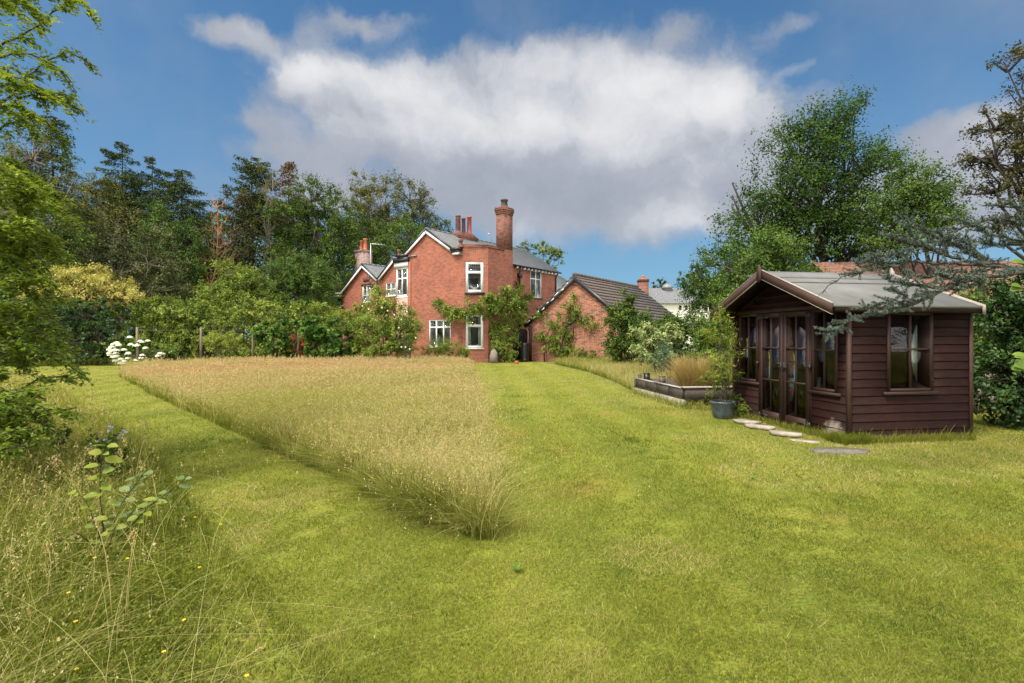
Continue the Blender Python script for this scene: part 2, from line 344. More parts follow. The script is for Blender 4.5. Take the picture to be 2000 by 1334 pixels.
class MB:
    """collects verts and faces, then links them as ONE mesh object"""
    def __init__(s): s.V = []; s.F = []; s.T = []; s.n = 0; s.MI = []
    def add(s, verts, faces, tint=.5, mi=0):
        verts = np.asarray(verts, float).reshape(-1, 3)
        if isinstance(faces, np.ndarray): groups = [faces]
        else:
            by = {}
            for f in faces: by.setdefault(len(f), []).append(f)
            groups = [np.array(g) for g in by.values()]
        for g in groups: s.F.append(g + s.n); s.MI.append(np.full(len(g), mi))
        s.V.append(verts); s.T.append(np.broadcast_to(np.asarray(tint, float), (len(verts),)) if np.ndim(tint) <= 1 else tint)
        s.n += len(verts); return s
    def quad(s, a, b, c, d, mi=0): return s.add([a, b, c, d], [(0, 1, 2, 3)], mi=mi)
    def poly(s, pts, mi=0): return s.add(pts, [tuple(range(len(pts)))], mi=mi)
    def box(s, lo, hi, rot=None, mi=0):
        (x0, y0, z0), (x1, y1, z1) = lo, hi
        v = np.array([(x0, y0, z0), (x1, y0, z0), (x1, y1, z0), (x0, y1, z0), (x0, y0, z1), (x1, y0, z1), (x1, y1, z1), (x0, y1, z1)], float)
        if rot is not None: v = v @ np.array(rot).T
        return s.add(v, [(0, 3, 2, 1), (4, 5, 6, 7), (0, 1, 5, 4), (1, 2, 6, 5), (2, 3, 7, 6), (3, 0, 4, 7)], mi=mi)
    def obox(s, o, ex, ey, ez, mi=0):
        """box from a corner and three edge vectors"""
        o, ex, ey, ez = (np.asarray(q, float) for q in (o, ex, ey, ez))
        v = [o, o + ex, o + ex + ey, o + ey, o + ez, o + ex + ez, o + ex + ey + ez, o + ey + ez]
        f = [(0, 3, 2, 1), (4, 5, 6, 7), (0, 1, 5, 4), (1, 2, 6, 5), (2, 3, 7, 6), (3, 0, 4, 7)]
        if np.dot(np.cross(ex, ey), ez) < 0: f = [q[::-1] for q in f]
        return s.add(v, f, mi=mi)
    def slab(s, pts, th, mi=0):
        """thick sheet below the polygon pts (counter-clockwise seen from above its normal)"""
        p = np.asarray(pts, float); nrm = unit(np.cross(p[1] - p[0], p[2] - p[1])); n = len(p)
        v = np.vstack([p, p - nrm * th])
        f = [tuple(range(n)), tuple(range(2 * n - 1, n - 1, -1))] + [(i, n + i, n + (i + 1) % n, (i + 1) % n) for i in range(n)]
        return s.add(v, f, mi=mi)
    def tube(s, pts, radii, sides=6, tint=.5, cap=True, mi=0):
        p = np.asarray(pts, float); n = len(p); r = np.broadcast_to(np.asarray(radii, float), (n,))
        t = np.gradient(p, axis=0); t = unit(t)
        ref = np.where(np.abs(t[:, 2:3]) > .9, np.array([[1., 0, 0]]), np.array([[0, 0, 1.]]))
        u = unit(np.cross(t, ref)); w = np.cross(t, u)
        a = np.arange(sides) / sides * 2 * np.pi
        ring = p[:, None] + (np.cos(a)[None, :, None] * u[:, None] + np.sin(a)[None, :, None] * w[:, None]) * r[:, None, None]
        i = np.arange(n - 1)[:, None] * sides; j = np.arange(sides)[None]; k = (j + 1) % sides
        q = np.stack([i + j, i + k, i + sides + k, i + sides + j], -1).reshape(-1, 4)
        s.add(ring.reshape(-1, 3), q, tint, mi)
        if cap and sides > 2:
            s.F.append(np.array([list(range((n - 1) * sides, n * sides))]) + s.n - n * sides); s.MI.append(np.array([mi]))
            s.F.append(np.array([list(range(sides))[::-1]]) + s.n - n * sides); s.MI.append(np.array([mi]))
        return s
    def lathe(s, prof, sides=20, centre=(0, 0, 0), mi=0):
        a = np.arange(sides) / sides * 2 * np.pi; pr = np.asarray(prof, float)
        v = np.stack([np.cos(a)[None] * pr[:, :1], np.sin(a)[None] * pr[:, :1], np.repeat(pr[:, 1:], sides, 1)], -1).reshape(-1, 3) + np.array(centre)
        n = len(pr); i = np.arange(n - 1)[:, None] * sides; j = np.arange(sides)[None]; k = (j + 1) % sides
        return s.add(v, np.stack([i + j, i + k, i + sides + k, i + sides + j], -1).reshape(-1, 4), mi=mi)
    def build(s, name, mat, parent=None, smooth=False, loc=None, rot=None):
        V = np.vstack(s.V).astype(np.float32) if s.V else np.zeros((0, 3), np.float32)
        me = bpy.data.meshes.new(name)
        me.vertices.add(len(V)); me.vertices.foreach_set('co', V.ravel())
        tot = np.concatenate([np.full(len(f), f.shape[1]) for f in s.F]); loops = np.concatenate([f.ravel() for f in s.F]).astype(np.int32)
        start = np.concatenate([[0], np.cumsum(tot)[:-1]]).astype(np.int32)
        me.loops.add(len(loops)); me.loops.foreach_set('vertex_index', loops)
        me.polygons.add(len(tot)); me.polygons.foreach_set('loop_start', start)
        me.polygons.foreach_set('material_index', np.concatenate(s.MI).astype(np.int32))
        if smooth: me.polygons.foreach_set('use_smooth', np.ones(len(tot), bool))
        me.update(calc_edges=True)
        T = np.concatenate(s.T).astype(np.float32)
        if np.ptp(T) > 0 or T[0] != .5:
            at = me.attributes.new('tint', 'FLOAT', 'POINT'); at.data.foreach_set('value', np.clip(T, 0, 1))
        mats = mat if isinstance(mat, (list, tuple)) else [mat]
        for m in mats: me.materials.append(M[m] if isinstance(m, str) else m)
        if len(tot) < 20000:      # box-projected UVs in metres
            a, b, c = V[loops[start]], V[loops[start + 1]], V[loops[start + 2]]
            nr = unit(np.cross(b - a, c - b)); flat = np.abs(nr[:, 2]) > .985
            tg = np.stack([-nr[:, 1], nr[:, 0], np.zeros(len(nr))], -1); tg[flat] = (1, 0, 0); tg = unit(tg)
            bt = np.cross(nr, tg); bt[flat] = (0, 1, 0)
            co = V[loops]; T_, B_ = np.repeat(tg, tot, 0), np.repeat(bt, tot, 0)
            uv = np.stack([(co * T_).sum(1), (co * B_).sum(1)], -1).astype(np.float32)
            me.uv_layers.new(name='UVMap').data.foreach_set('uv', uv.ravel())
        o = bpy.data.objects.new(name, me); COL.objects.link(o)
        if parent is not None: o.parent = parent
        if loc is not None: o.location = loc
        if rot is not None: o.rotation_euler = rot
        return o

def tag(o, label=None, cat=None, group=None, kind=None):
    for k, v in (('label', label), ('category', cat), ('group', group), ('kind', kind)):
        if v: o[k] = v
    return o
def thing(name, label, cat, loc=(0, 0, 0), rz=0, group=None):
    o = bpy.data.objects.new(name, None); COL.objects.link(o); o.empty_display_size = .2
    o.location = loc; o.rotation_euler = (0, 0, rz); return tag(o, label, cat, group)

# ------------------------------------------------------------------ foliage helpers
def leaves(mb, P, Nr, L, W, rng, tint, dirs=None, fold=.15):
    """P points, Nr normals, L/W arrays: one folded lozenge leaf each"""
    n = len(P); Nr = unit(Nr)
    t = rng.normal(size=(n, 3)) if dirs is None else np.asarray(dirs, float)
    t = unit(t - (t * Nr).sum(1, keepdims=True) * Nr); b = np.cross(Nr, t)
    L = np.broadcast_to(np.asarray(L, float), (n,))[:, None]; W = np.broadcast_to(np.asarray(W, float), (n,))[:, None]
    v = np.stack([P - t * L * .5, P + b * W * .5 + Nr * W * fold - t * L * .05, P + t * L * .5 - Nr * L * .1, P - b * W * .5 + Nr * W * fold - t * L * .05], 1)
    mb.add(v.reshape(-1, 3), np.arange(4 * n).reshape(-1, 4), np.repeat(np.broadcast_to(tint, (n,)), 4))

def spray(mb, rng, C, outd, n_leaf, twig_len, leaf, aspect=.55, twigs=7, up=.25, spread=.9, tint0=.45, tvar=.18, cvar=.16, droop=0.0, flat=1.0):
    """clumps at C (k,3): twigs radiate from each and carry the leaves"""
    k = len(C); per = max(1, int(n_leaf / (k * twigs)))
    d = unit(outd[:, None] * .8 + rng.normal(size=(k, twigs, 3)) * spread * np.array([1, 1, flat]) + np.array([0, 0, up]))
    ln = twig_len[:, None] * rng.uniform(.5, 1.25, (k, twigs)) if np.ndim(twig_len) else twig_len * rng.uniform(.5, 1.25, (k, twigs))
    s = rng.uniform(.08, 1, (k, twigs, per))
    P = C[:, None, None] + d[:, :, None] * (s * ln[:, :, None])[..., None]
    P = P + rng.normal(size=P.shape) * (ln[:, :, None, None] * .13)
    P[..., 2] -= droop * (s ** 2) * ln[:, :, None]
    Nr = rng.normal(size=P.shape) * .75 + d[:, :, None] * .35 + outd[:, None, None] * .35 + np.array([0, 0, .55])
    ct = rng.normal(size=(k, 1, 1)) * cvar + rng.normal(size=(k, twigs, 1)) * .06
    T = tint0 + ct + rng.normal(size=s.shape) * tvar + (s - .5) * .18
    m = P.reshape(-1, 3); sz = leaf * rng.uniform(.65, 1.3, len(m))
    dirs = np.broadcast_to(d[:, :, None], P.shape).reshape(-1, 3) + rng.normal(size=m.shape) * .7 + np.array([0, 0, -droop])
    leaves(mb, m, Nr.reshape(-1, 3), sz, sz * aspect, rng, T.ravel(), dirs)
    return d, ln

def curve(a, b, rng, n=6, sag=0.0, wob=.06):
    a, b = np.asarray(a, float), np.asarray(b, float); s = np.linspace(0, 1, n)[:, None]; L = np.linalg.norm(b - a)
    p = a + (b - a) * s; p = p + np.sin(s * np.pi) * np.array([0, 0, sag * L])
    w = rng.normal(size=(n, 3)) * wob * L * np.sin(s * np.pi)
    return p + w

def plant(name, label, cat, base, lobes, n_leaf, leaf, mat, bark='bark', seed=1, trunk_r=.15, twig=.6, clumps=None, group=None, aspect=.55,
          stems=1, trunk_top=None, shell=.35, tvar=.18, cvar=.16, tint0=.45, up=.25, droop=0.0, limb=True, parts=('trunk', 'crown'), spread=.9, flat=1.0, lean=0, twigs=7, sub=.45):
    """a tree or shrub: lobes are (x, y, z, rx, ry, rz[, weight]) in world metres round which the crown grows"""
    rng = np.random.default_rng(seed); bx, by = base; o = np.array([bx, by, 0.])
    root = thing(name, label, cat, (bx, by, 0), 0, group)
    L = np.array([tuple(l) + ((1,) if len(l) == 6 else ()) for l in lobes], float); L[:, :3] -= o
    vol = L[:, 6] * (L[:, 3] * L[:, 5]) ** .9; w = vol / vol.sum()
    k = clumps or max(24, int(n_leaf / 110))
    idx = rng.choice(len(L), k, p=w)
    d = unit(rng.normal(size=(k, 3))); r = rng.uniform(shell, 1, k) ** .6
    wob = 1 + .16 * np.sin(d[:, 0] * 5 + d[:, 2] * 7 + seed) + rng.normal(size=k) * .07
    C = L[idx, :3] + d * L[idx, 3:6] * (r * wob)[:, None]
    C[:, 2] = np.maximum(C[:, 2], leaf * .6)
    cm = MB(); spray(cm, rng, C, d, n_leaf, np.full(k, twig), leaf, aspect, twigs, up, spread, tint0, tvar, cvar, droop, flat)
    for v in cm.V: v[:, 2] = np.maximum(v[:, 2], .01)
    cr = cm.build(parts[1], mat, root)
    tm = MB(); top = L[:, 2].max() * .92 if trunk_top is None else trunk_top
    axis = np.average(L[:, :2], axis=0, weights=w)
    for q in range(stems):
        a = rng.uniform(0, 6.3); off = np.array([math.cos(a), math.sin(a), 0]) * (trunk_r * 1.6 if stems > 1 else 0)
        tgt = np.array([*axis, top * rng.uniform(.8, 1)]) if stems == 1 else np.array([*(L[rng.integers(len(L)), :2]), top * rng.uniform(.7, 1)])
        pts = curve(off, tgt, rng, 9, 0, .03); rr = np.linspace(trunk_r, trunk_r * .18, 9); rr[0] *= 1.25
        tm.tube(pts, rr, 8)
        if limb:
            for i in range(len(L)):
                if stems > 1 and rng.random() > .5: continue
                c = L[i, :3]; f = np.clip(c[2] / max(top, .1) * .62, .12, .9); j = f * 8; s0 = pts[int(j)] * (1 - j % 1) + pts[min(8, int(j) + 1)] * (j % 1)
                rb = np.interp(f, [0, 1], [trunk_r, trunk_r * .2]) * .6
                tm.tube(curve(s0, c, rng, 6, -.06, .05), np.linspace(rb, rb * .3, 6), 5)
    for i in rng.choice(k, int(k * sub), replace=False):
        c0 = L[idx[i], :3] * np.array([1, 1, 1]) * .85 + np.array([*axis, L[idx[i], 2] * .8]) * .15
        tm.tube(curve(c0, C[i] + d[i] * twig * .4, rng, 4, 0, .06), np.linspace(.02, .006, 4) * (1 + trunk_r * 4), 3, cap=False)
    for v in tm.V: v[:, 2] = np.maximum(v[:, 2], -.05)
    tm.build(parts[0], bark, root, smooth=True)
    return root

def PL(D, *ls):
    """lobes given as (photo x, photo y, rx, ry[, depth offset[, weight]]) at distance D"""
    out = []
    for l in ls:
        px, py, rx, ry = l[:4]; dy = l[4] if len(l) > 4 else 0; w = l[5] if len(l) > 5 else 1; d = D + dy
        out.append((X(px, d), d, Z(py, d), rx * d / F, rx * d / F * .8, ry * d / F, w))
    return out

def conifer(name, label, px, top, D, hw, mat, seed, bark='bark_dark', droop=.25, n=9000, leaf=.16, taper=.75, gaps=.25, low=.08, trunk_r=.22, group=None, dense=1.0, lift=0.0):
    """whorled evergreen with drooping boughs; hw = half width in photo pixels near its foot"""
    rng = np.random.default_rng(seed); x = X(px, D); h = Z(top, D); wd = hw * D / F
    root = thing(name, label, 'tree', (x, D, 0), 0, group)
    lean = rng.normal(size=2) * .02 * h
    tm = MB(); s = np.linspace(0, 1, 10)[:, None]; tp = np.hstack([lean[None] * s, h * .99 * s]) + np.hstack([rng.normal(size=(10, 2)) * .03, np.zeros((10, 1))])
    tm.tube(tp, np.linspace(trunk_r, .02, 10), 7)
    nb = int(h * 7 * dense); hf = rng.uniform(low, .99, nb); az = rng.uniform(0, 2 * np.pi, nb)
    ln = wd * ((1 - hf) ** taper) * rng.uniform(.4, 1.25, nb) + .25; lf_ = rng.normal(size=nb) * .13
    keep = rng.random(nb) > gaps * (.3 + .7 * rng.random(nb)); hf, az, ln = hf[keep], az[keep], ln[keep]
    nb = len(hf); o = np.hstack([lean[None] * hf[:, None], (hf * h)[:, None]])
    dh = np.stack([np.cos(az), np.sin(az), np.zeros(nb)], -1)
    per = np.maximum(10, (n * ln / ln.sum()).astype(int)); B = np.repeat(np.arange(nb), per)
    s = .1 + .95 * rng.random(len(B)) ** .75; lf = ln[B]
    P = o[B] + dh[B] * (s * lf)[:, None]; side = np.cross(dh[B], (0, 0, 1.)); wv = rng.normal(size=len(B)) * .24 * lf * (1 - s * .4)
    P = P + side * wv[:, None]
    P[:, 2] += lf * ((lift + lf_[B]) * s - droop * s ** 1.3 + .12 * s ** 3) - np.abs(rng.normal(size=len(B))) * .16 - np.abs(wv) * .25
    dirs = dh[B] * .6 + side * np.sign(wv)[:, None] * .5 + np.array([0, 0, -.5]) + rng.normal(size=P.shape) * .35
    Nr = rng.normal(size=P.shape) * .6 + np.array([0, 0, .8])
    T = .42 + rng.normal(size=nb)[B] * .12 + rng.normal(size=len(B)) * .16 + (s - .5) * .2
    sz = leaf * rng.uniform(.7, 1.4, len(B)); cm = MB(); leaves(cm, P, Nr, sz * 1.7, sz * .6, rng, T, dirs)
    cm.build('crown', mat, root)
    for i in range(nb):
        q = np.linspace(0, 1, 4)[:, None]; pp = o[i] + dh[i] * q * ln[i]; pp[:, 2] += ln[i] * ((lift + lf_[i]) * q[:, 0] - droop * q[:, 0] ** 1.3 + .12 * q[:, 0] ** 3)
        tm.tube(pp, np.linspace(.035, .008, 4), 3, cap=False)
    tm.build('trunk', bark, root, smooth=True); return root

def bare_tree(name, label, px, top, D, hw, seed, bark='bark_pale', n=46, trunk_r=.09, fork=.25):
    rng = np.random.default_rng(seed); h = Z(top, D); root = thing(name, label, 'tree', (X(px, D), D, 0))
    tm = MB(); bm_ = MB(); tr = curve((0, 0, 0), (rng.normal() * .3, rng.normal() * .3, h), rng, 10, 0, .015)
    tm.tube(tr, np.linspace(trunk_r, .015, 10), 7); tm.build('trunk', bark, root, smooth=True)
    for i in range(n):
        f = rng.uniform(fork, .96); j = f * 9; s0 = tr[int(j)] * (1 - j % 1) + tr[min(9, int(j) + 1)] * (j % 1)
        a = rng.uniform(0, 6.3); l = hw * D / F * rng.uniform(.5, 1.2) * (1.15 - f * .7)
        e = s0 + np.array([math.cos(a) * l, math.sin(a) * l, l * rng.uniform(.5, 1.6)]); c = curve(s0, e, rng, 6, 0, .06)
        bm_.tube(c, np.linspace(.035, .008, 6), 4, cap=False)
        for _ in range(5):
            q = c[rng.integers(2, 6)]; bm_.tube(curve(q, q + unit(rng.normal(size=3) + unit(e - s0) * 1.2 + (0, 0, .5)) * l * .45, rng, 4), np.linspace(.014, .005, 4), 3, cap=False)
    bm_.build('branches', bark, root); return root

# ------------------------------------------------------------------ grass
def inside(poly, x, y):
    c = np.zeros(len(x), bool); n = len(poly); j = n - 1
    for i in range(n):
        xi, yi = poly[i]; xj, yj = poly[j]
        if yi != yj: c ^= ((yi > y) != (yj > y)) & (x < (xj - xi) * (y - yi) / (yj - yi) + xi)
        j = i
    return c
def fbm(x, y, seed, sc=1.0, oct=4):
    rng = np.random.default_rng(seed); v = np.zeros_like(x); a = 1.0
    for o in range(oct):
        for _ in range(3):
            th = rng.uniform(0, 6.3); f = sc * 2 ** o * rng.uniform(.8, 1.3); v += a * np.sin((x * math.cos(th) + y * math.sin(th)) * f + rng.uniform(0, 6.3) + 1.3 * np.sin(y * f * .37 + o))
        a *= .55
    return v / 3.6
def blades(mb, x, y, h, w, rng, tint, lean=.35, lean_dir=None, seg=3, z0=-.005, tipt=0.0, curl=0.0):
    n = len(x); a = rng.uniform(0, 2 * np.pi, n) if lean_dir is None else lean_dir
    ld = np.stack([np.cos(a), np.sin(a), np.zeros(n)], -1); l = (np.abs(rng.normal(size=n)) * lean + .08) * h
    fa = rng.uniform(0, 2 * np.pi, n); sd = np.stack([np.cos(fa), np.sin(fa), np.zeros(n)], -1) * (w * .5)[:, None]
    b = np.stack([x, y, np.full(n, z0)], -1); V = []; T = []
    for i in range(seg):
        s = i / seg; c = b + ld * (l * s * s)[:, None]; c[:, 2] += h * (s - curl * s * s * np.minimum(l / h, 1)); k = (1 - s * .55)
        V += [c - sd * k, c + sd * k]; T += [tint + tipt * (s - .6)] * 2
    c = b + ld * l[:, None]; c[:, 2] += h * (1 - curl * np.minimum(l / h, 1)); V.append(c); T.append(tint + tipt * .5); m = 2 * seg + 1
    V = np.stack(V, 1); T = np.stack(T, 1); base = np.arange(n)[:, None] * m; F_ = []
    for i in range(seg - 1): F_.append(base + np.array([[2 * i, 2 * i + 1, 2 * i + 3, 2 * i + 2]]))
    off = mb.n; mb.add(V.reshape(-1, 3), np.vstack([base + np.array([[2 * seg - 2, 2 * seg - 1, 2 * seg]])]), T.reshape(-1))
    if F_: mb.F.append(np.vstack(F_) + off); mb.MI.append(np.zeros(n * (seg - 1)))
    return c
def scatter(rng, poly, n, power=1.6, near=2.5, cap=60):
    """n points in poly, density falling with the distance from the viewpoint like d^-power"""
    P = np.array(poly); x0, y0 = P.min(0); x1, y1 = P.max(0); X_, Y_ = [], []; got = 0
    while got < n:
        m = n * 4; x = rng.uniform(x0, x1, m)
        if power: # sample y with pdf ~ y^-power
            e = 1 - power; u = rng.random(m); ya, yb = max(y0, .8), y1
            y = (ya ** e + u * (yb ** e - ya ** e)) ** (1 / e) if abs(e) > 1e-3 else ya * (yb / ya) ** u
        else: y = rng.uniform(y0, y1, m)
        k = inside(poly, x, y); X_.append(x[k]); Y_.append(y[k]); got += k.sum()
        if got == 0 and len(X_) > 20: break
    return np.concatenate(X_)[:n], np.concatenate(Y_)[:n]
def panicles(mb, tips, h, rng, tint, per=7, size=.012, length=.13, width=.03):
    """airy seed heads: a few tiny flakes round the top of each stem"""
    n = len(tips); s = rng.random((n, per)); P = tips[:, None] - np.array([0, 0, 1.]) * (s * length * (h[:, None] / .6))[..., None]
    P = P + rng.normal(size=P.shape) * width * (s[..., None] * .8 + .2) * np.array([1, 1, .6])
    P = P.reshape(-1, 3); sz = np.repeat(np.broadcast_to(size, (n,)), per) * rng.uniform(.6, 1.4, len(P))
    leaves(mb, P, rng.normal(size=P.shape), sz * 1.6, sz * .55, rng, np.repeat(tint, per) + rng.normal(size=len(P)) * .05, rng.normal(size=P.shape) * .4 + np.array([0, 0, 1.]))

# ------------------------------------------------------------------ ground, lawn and grass
gm = MB(); gx = np.concatenate([np.linspace(-600, -40, 8), np.linspace(-36, 36, 37), np.linspace(40, 600, 8)])
gy = np.concatenate([np.linspace(-60, -4, 6), np.linspace(-2, 60, 63), np.linspace(80, 900, 9)])
XX, YY = np.meshgrid(gx, gy); nx = len(gx)
ii = (np.arange(len(gy) - 1)[:, None] * nx + np.arange(nx - 1)[None]).ravel()
gm.add(np.stack([XX.ravel(), YY.ravel(), np.zeros(XX.size)], -1), np.stack([ii, ii + 1, ii + nx + 1, ii + nx], -1))
tag(gm.build('ground', 'lawn'), kind='structure')

MEADOW = [G(968, 1060), G(962, 960), G(958, 870), G(936, 780), G(916, 724), G(903, 710), G(800, 710.5), G(600, 713), G(430, 718), G(310, 722), G(228, 737),
          G(300, 778), G(420, 832), G(560, 898), G(700, 957), G(830, 1018), G(925, 1060)]
ROUGH = [(-.62, 1.2), G(620, 1334), G(480, 1165), G(372, 1025), G(300, 925), G(215, 840), G(165, 800), G(128, 768), (-17, 17.5), (-17, 10), (-9, 3), (-5, 1.2)]
VERGE = [G(1082, 711), G(1150, 727), G(1195, 744), G(1238, 765), (4.6, 13.9), (5.2, 14.2), (6.6, 17), (8.0, 24), (6.5, 29.5), (3.4, 31)]
BEDS = [G(60, 716), G(160, 712), G(258, 716), G(270, 724), G(420, 719), G(610, 713), (-10.5, 30.2), (-26, 31), (-28, 27)]
SHED = [(4.85, 7.3), (4.35, 10.1), (6.4, 10.5), (6.85, 7.6)]
LAWN = [(-2.4, 1.35), (3.4, 1.35), (13, 7.5), (12, 12), (9.5, 15.5), (4.4, 13.6), (3.3, 14), (3.5, 17.5), (3.3, 22), (2.3, 30.2), (-3.1, 31), (-24, 24.8), (-20, 19), (-12, 13), (-4.2, 4)]

def clear_of(x, y, *polys):
    k = np.ones(len(x), bool)
    for p in polys: k &= ~inside(p, x, y)
    return k

def build_lawn():
    rng = np.random.default_rng(5); mb = MB(); x, y = scatter(rng, LAWN, N_LAWN, 2.15)
    k = clear_of(x, y, MEADOW, ROUGH, SHED, VERGE) & (fbm(x, y, 70, 16.0) * .9 + fbm(x, y, 73, 5.0) * .5 > rng.normal(size=len(x)) * .35 - .55); x, y = x[k], y[k]; d = np.maximum(y, 1.5)
    patch = fbm(x, y, 3, 1.1); fine = fbm(x, y, 9, 6.0); warm = fbm(x, y, 21, .7)
    t = .355 + patch * .12 + fine * .09 + .06 * fbm(x, y, 51, 2.6) + .08 * fbm(x, y, 52, 14.0) + rng.normal(size=len(x)) * .13 + .27 * np.clip((d - 4) / 12, 0, 1)  # blades tinted paler with distance: grazing brightness put into the colour
    straw = (rng.random(len(x)) < .13 + .06 * patch); t = np.where(straw, rng.uniform(.52, .74, len(x)), t)
    rust = (warm + np.clip(x - 2.5, -2, 4) * .12 > .40) & (rng.random(len(x)) < .36); t = np.where(rust, rng.uniform(.7, .97, len(x)), t)
    t = t + .055 * np.sin((x + .06 * y) * 5.2 + 1.2 * fbm(x, y, 12, .5)); lush = fbm(x, y, 33, 2.2) > .75; t = np.where(lush, t - .13, t)
    h = (.019 + .010 * np.abs(rng.normal(size=len(x)))) * (1 + .25 * fine) * (d / 3) ** .18 * (1 + .5 * lush); w = .0034 * (d / 2.5) ** .75
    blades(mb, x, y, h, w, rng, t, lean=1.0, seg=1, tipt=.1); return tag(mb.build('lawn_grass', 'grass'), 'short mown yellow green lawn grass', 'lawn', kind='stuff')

def build_meadow():
    rng = np.random.default_rng(6); mb = MB(); d0 = 4.0
    E2 = np.array(MEADOW[10:17] + MEADOW[0:1])       # the long left edge, worn into scallops
    def rag(x, y, k=1.0):
        dist = np.full(len(x), 9.)
        for a, b in zip(E2[:-1], E2[1:]):
            ab = b - a; tt = np.clip(((x - a[0]) * ab[0] + (y - a[1]) * ab[1]) / (ab @ ab), 0, 1); dist = np.minimum(dist, np.hypot(x - a[0] - ab[0] * tt, y - a[1] - ab[1] * tt))
        lim = (.05 + .07 * (fbm(x, y, 91, 1.6) + .5)) * np.clip(y / 7, .5, 2.2) * k
        return dist > lim * rng.uniform(.3, 1.4, len(x))
    # leafy base
    x, y = scatter(rng, MEADOW, int(N_MEADOW * .42), 1.5); d = y
    k = rag(x, y); x, y, d = x[k], y[k], d[k]
    hh = .85 + .30 * fbm(x, y, 5, 1.6); g = fbm(x, y, 15, .8); t = .31 + .13 * g + rng.normal(size=len(x)) * .10
    nearness = np.clip((9 - d) / 6, 0, 1); t = t + .05 - .06 * nearness
    h = hh * rng.uniform(.16, .36, len(x)) * (1 + .2 * nearness); w = .0042 * (d / d0) ** .85
    blades(mb, x, y, h, w, rng, t, lean=.75, seg=3, tipt=.12, curl=.3)
    # dry bents
    x, y = scatter(rng, MEADOW, int(N_MEADOW * .36), 1.5); k = rag(x, y, .6); x, y = x[k], y[k]; d = y
    h = (.85 + .30 * fbm(x, y, 5, 1.6)) * rng.uniform(.24, .50, len(x)); t = rng.uniform(.34, .75, len(x)) + .10 * fbm(x, y, 44, .7); w = .0022 * (d / d0) ** .85
    blades(mb, x, y, h, w, rng, t, lean=.5, seg=3, tipt=.25, curl=.2)
    # flowering stems with airy heads, pinker towards the far side
    x, y = scatter(rng, MEADOW, int(N_MEADOW * .22), 1.35); k = rag(x, y, 1.3); x, y = x[k], y[k]; d = y
    h = (.85 + .34 * fbm(x, y, 5, 1.6)) * rng.uniform(.36, .64, len(x)); w = .0016 * (d / d0) ** .85
    tips = blades(mb, x, y, h, w, rng, np.full(len(x), .72), lean=.28, seg=3, tipt=.2, curl=.15)
    pink = np.clip(.77 + .15 * fbm(x, y, 8, .5) + .17 * np.clip((d - 9) / 10, -.5, 1) + rng.normal(size=len(x)) * .07, .6, 1)
    panicles(mb, tips, h, rng, pink, per=6, size=.009 * (d / d0) ** .8, length=.15, width=.022)
    # pale bleached stalks standing and lying across the rest
    x, y = scatter(rng, MEADOW, 9000, 1.7); h = rng.uniform(.34, .78, len(x)); w = .0036 * (y / d0) ** .8
    k = fbm(x, y, 66, 1.5) > -.2; x, y, h, w = x[k], y[k], h[k], w[k]
    tp = blades(mb, x, y, h, w, rng, rng.uniform(.66, .84, len(x)), lean=.75, seg=5, tipt=.05, curl=.35)
    panicles(mb, tp, h, rng, rng.uniform(.7, .9, len(x)), per=5, size=.010 * (y / d0) ** .8, length=.10, width=.008)
    # tussocks at the tip and along the edge
    for (cx, cy, r, hh, t0) in [(*G(880, 1010), .40, .34, .34), (*G(925, 1035), .18, .24, .42), (*G(800, 985), .36, .40, .33), (*G(742, 962), .3, .36, .3), (*G(505, 832), .5, .36, .34), (*G(425, 798), .5, .36, .4), (*G(600, 885), .4, .38, .25), (*G(850, 1005), .25, .36, .2), (*G(640, 905), .4, .44, .34), (*G(560, 870), .5, .46, .30), (*G(925, 930), .2, .32, .5), (*G(700, 930), .3, .44, .36)]:
        m = 2600; a = rng.uniform(0, 6.3, m); q = r * rng.random(m) ** .7 * .6
        x, y = cx + np.cos(a) * q, cy + np.sin(a) * q; hh_ = hh * rng.uniform(.5, 1.15, m)
        blades(mb, x, y, hh_, np.full(m, .0036), rng, t0 + rng.normal(size=m) * .13 + .28 * (rng.random(m) < .4), lean=1.0, lean_dir=a + rng.normal(size=m) * .9, seg=4, tipt=.2, curl=.35)
    # loose long stems leaning out over the mown edge
    E = [MEADOW[0], MEADOW[1], MEADOW[2], MEADOW[3]]
    for i in range(90):
        k = rng.integers(0, 3); s = rng.random(); px = E[k][0] * (1 - s) + E[k + 1][0] * s - .05; py = E[k][1] * (1 - s) + E[k + 1][1] * s
        h = rng.uniform(.4, .75)
        tp = blades(mb, np.array([px]), np.array([py]), np.array([h]), np.array([.003]), rng, np.array([.75]), lean=.7, lean_dir=np.array([rng.normal() * .5]), seg=4, tipt=.1, curl=.2)
        panicles(mb, tp, np.array([h]), rng, np.array([.8]), per=12, size=.009, length=.12, width=.008)
    tag(mb.build('meadow_grass', 'grass'), 'tall straw coloured meadow grass left unmown in the middle of the lawn', 'long grass', kind='stuff')
    fl = MB(); x, y = scatter(rng, MEADOW, 420, 1.0); n = len(x); P = np.stack([x, y, .28 + rng.random(n) * .14], -1)
    k = fbm(x, y, 77, .5) > .1; P = P[k]; y = y[k]
    leaves(fl, P, rng.normal(size=P.shape) * .4 + np.array([0, -.4, 1]), .016 * (y / 5) ** .6, .015 * (y / 5) ** .6, rng, rng.random(len(P)))
    tag(fl.build('meadow_flowers', 'flower_yellow'), 'tiny yellow flowers scattered among the tall meadow grass', 'flowers', kind='stuff')

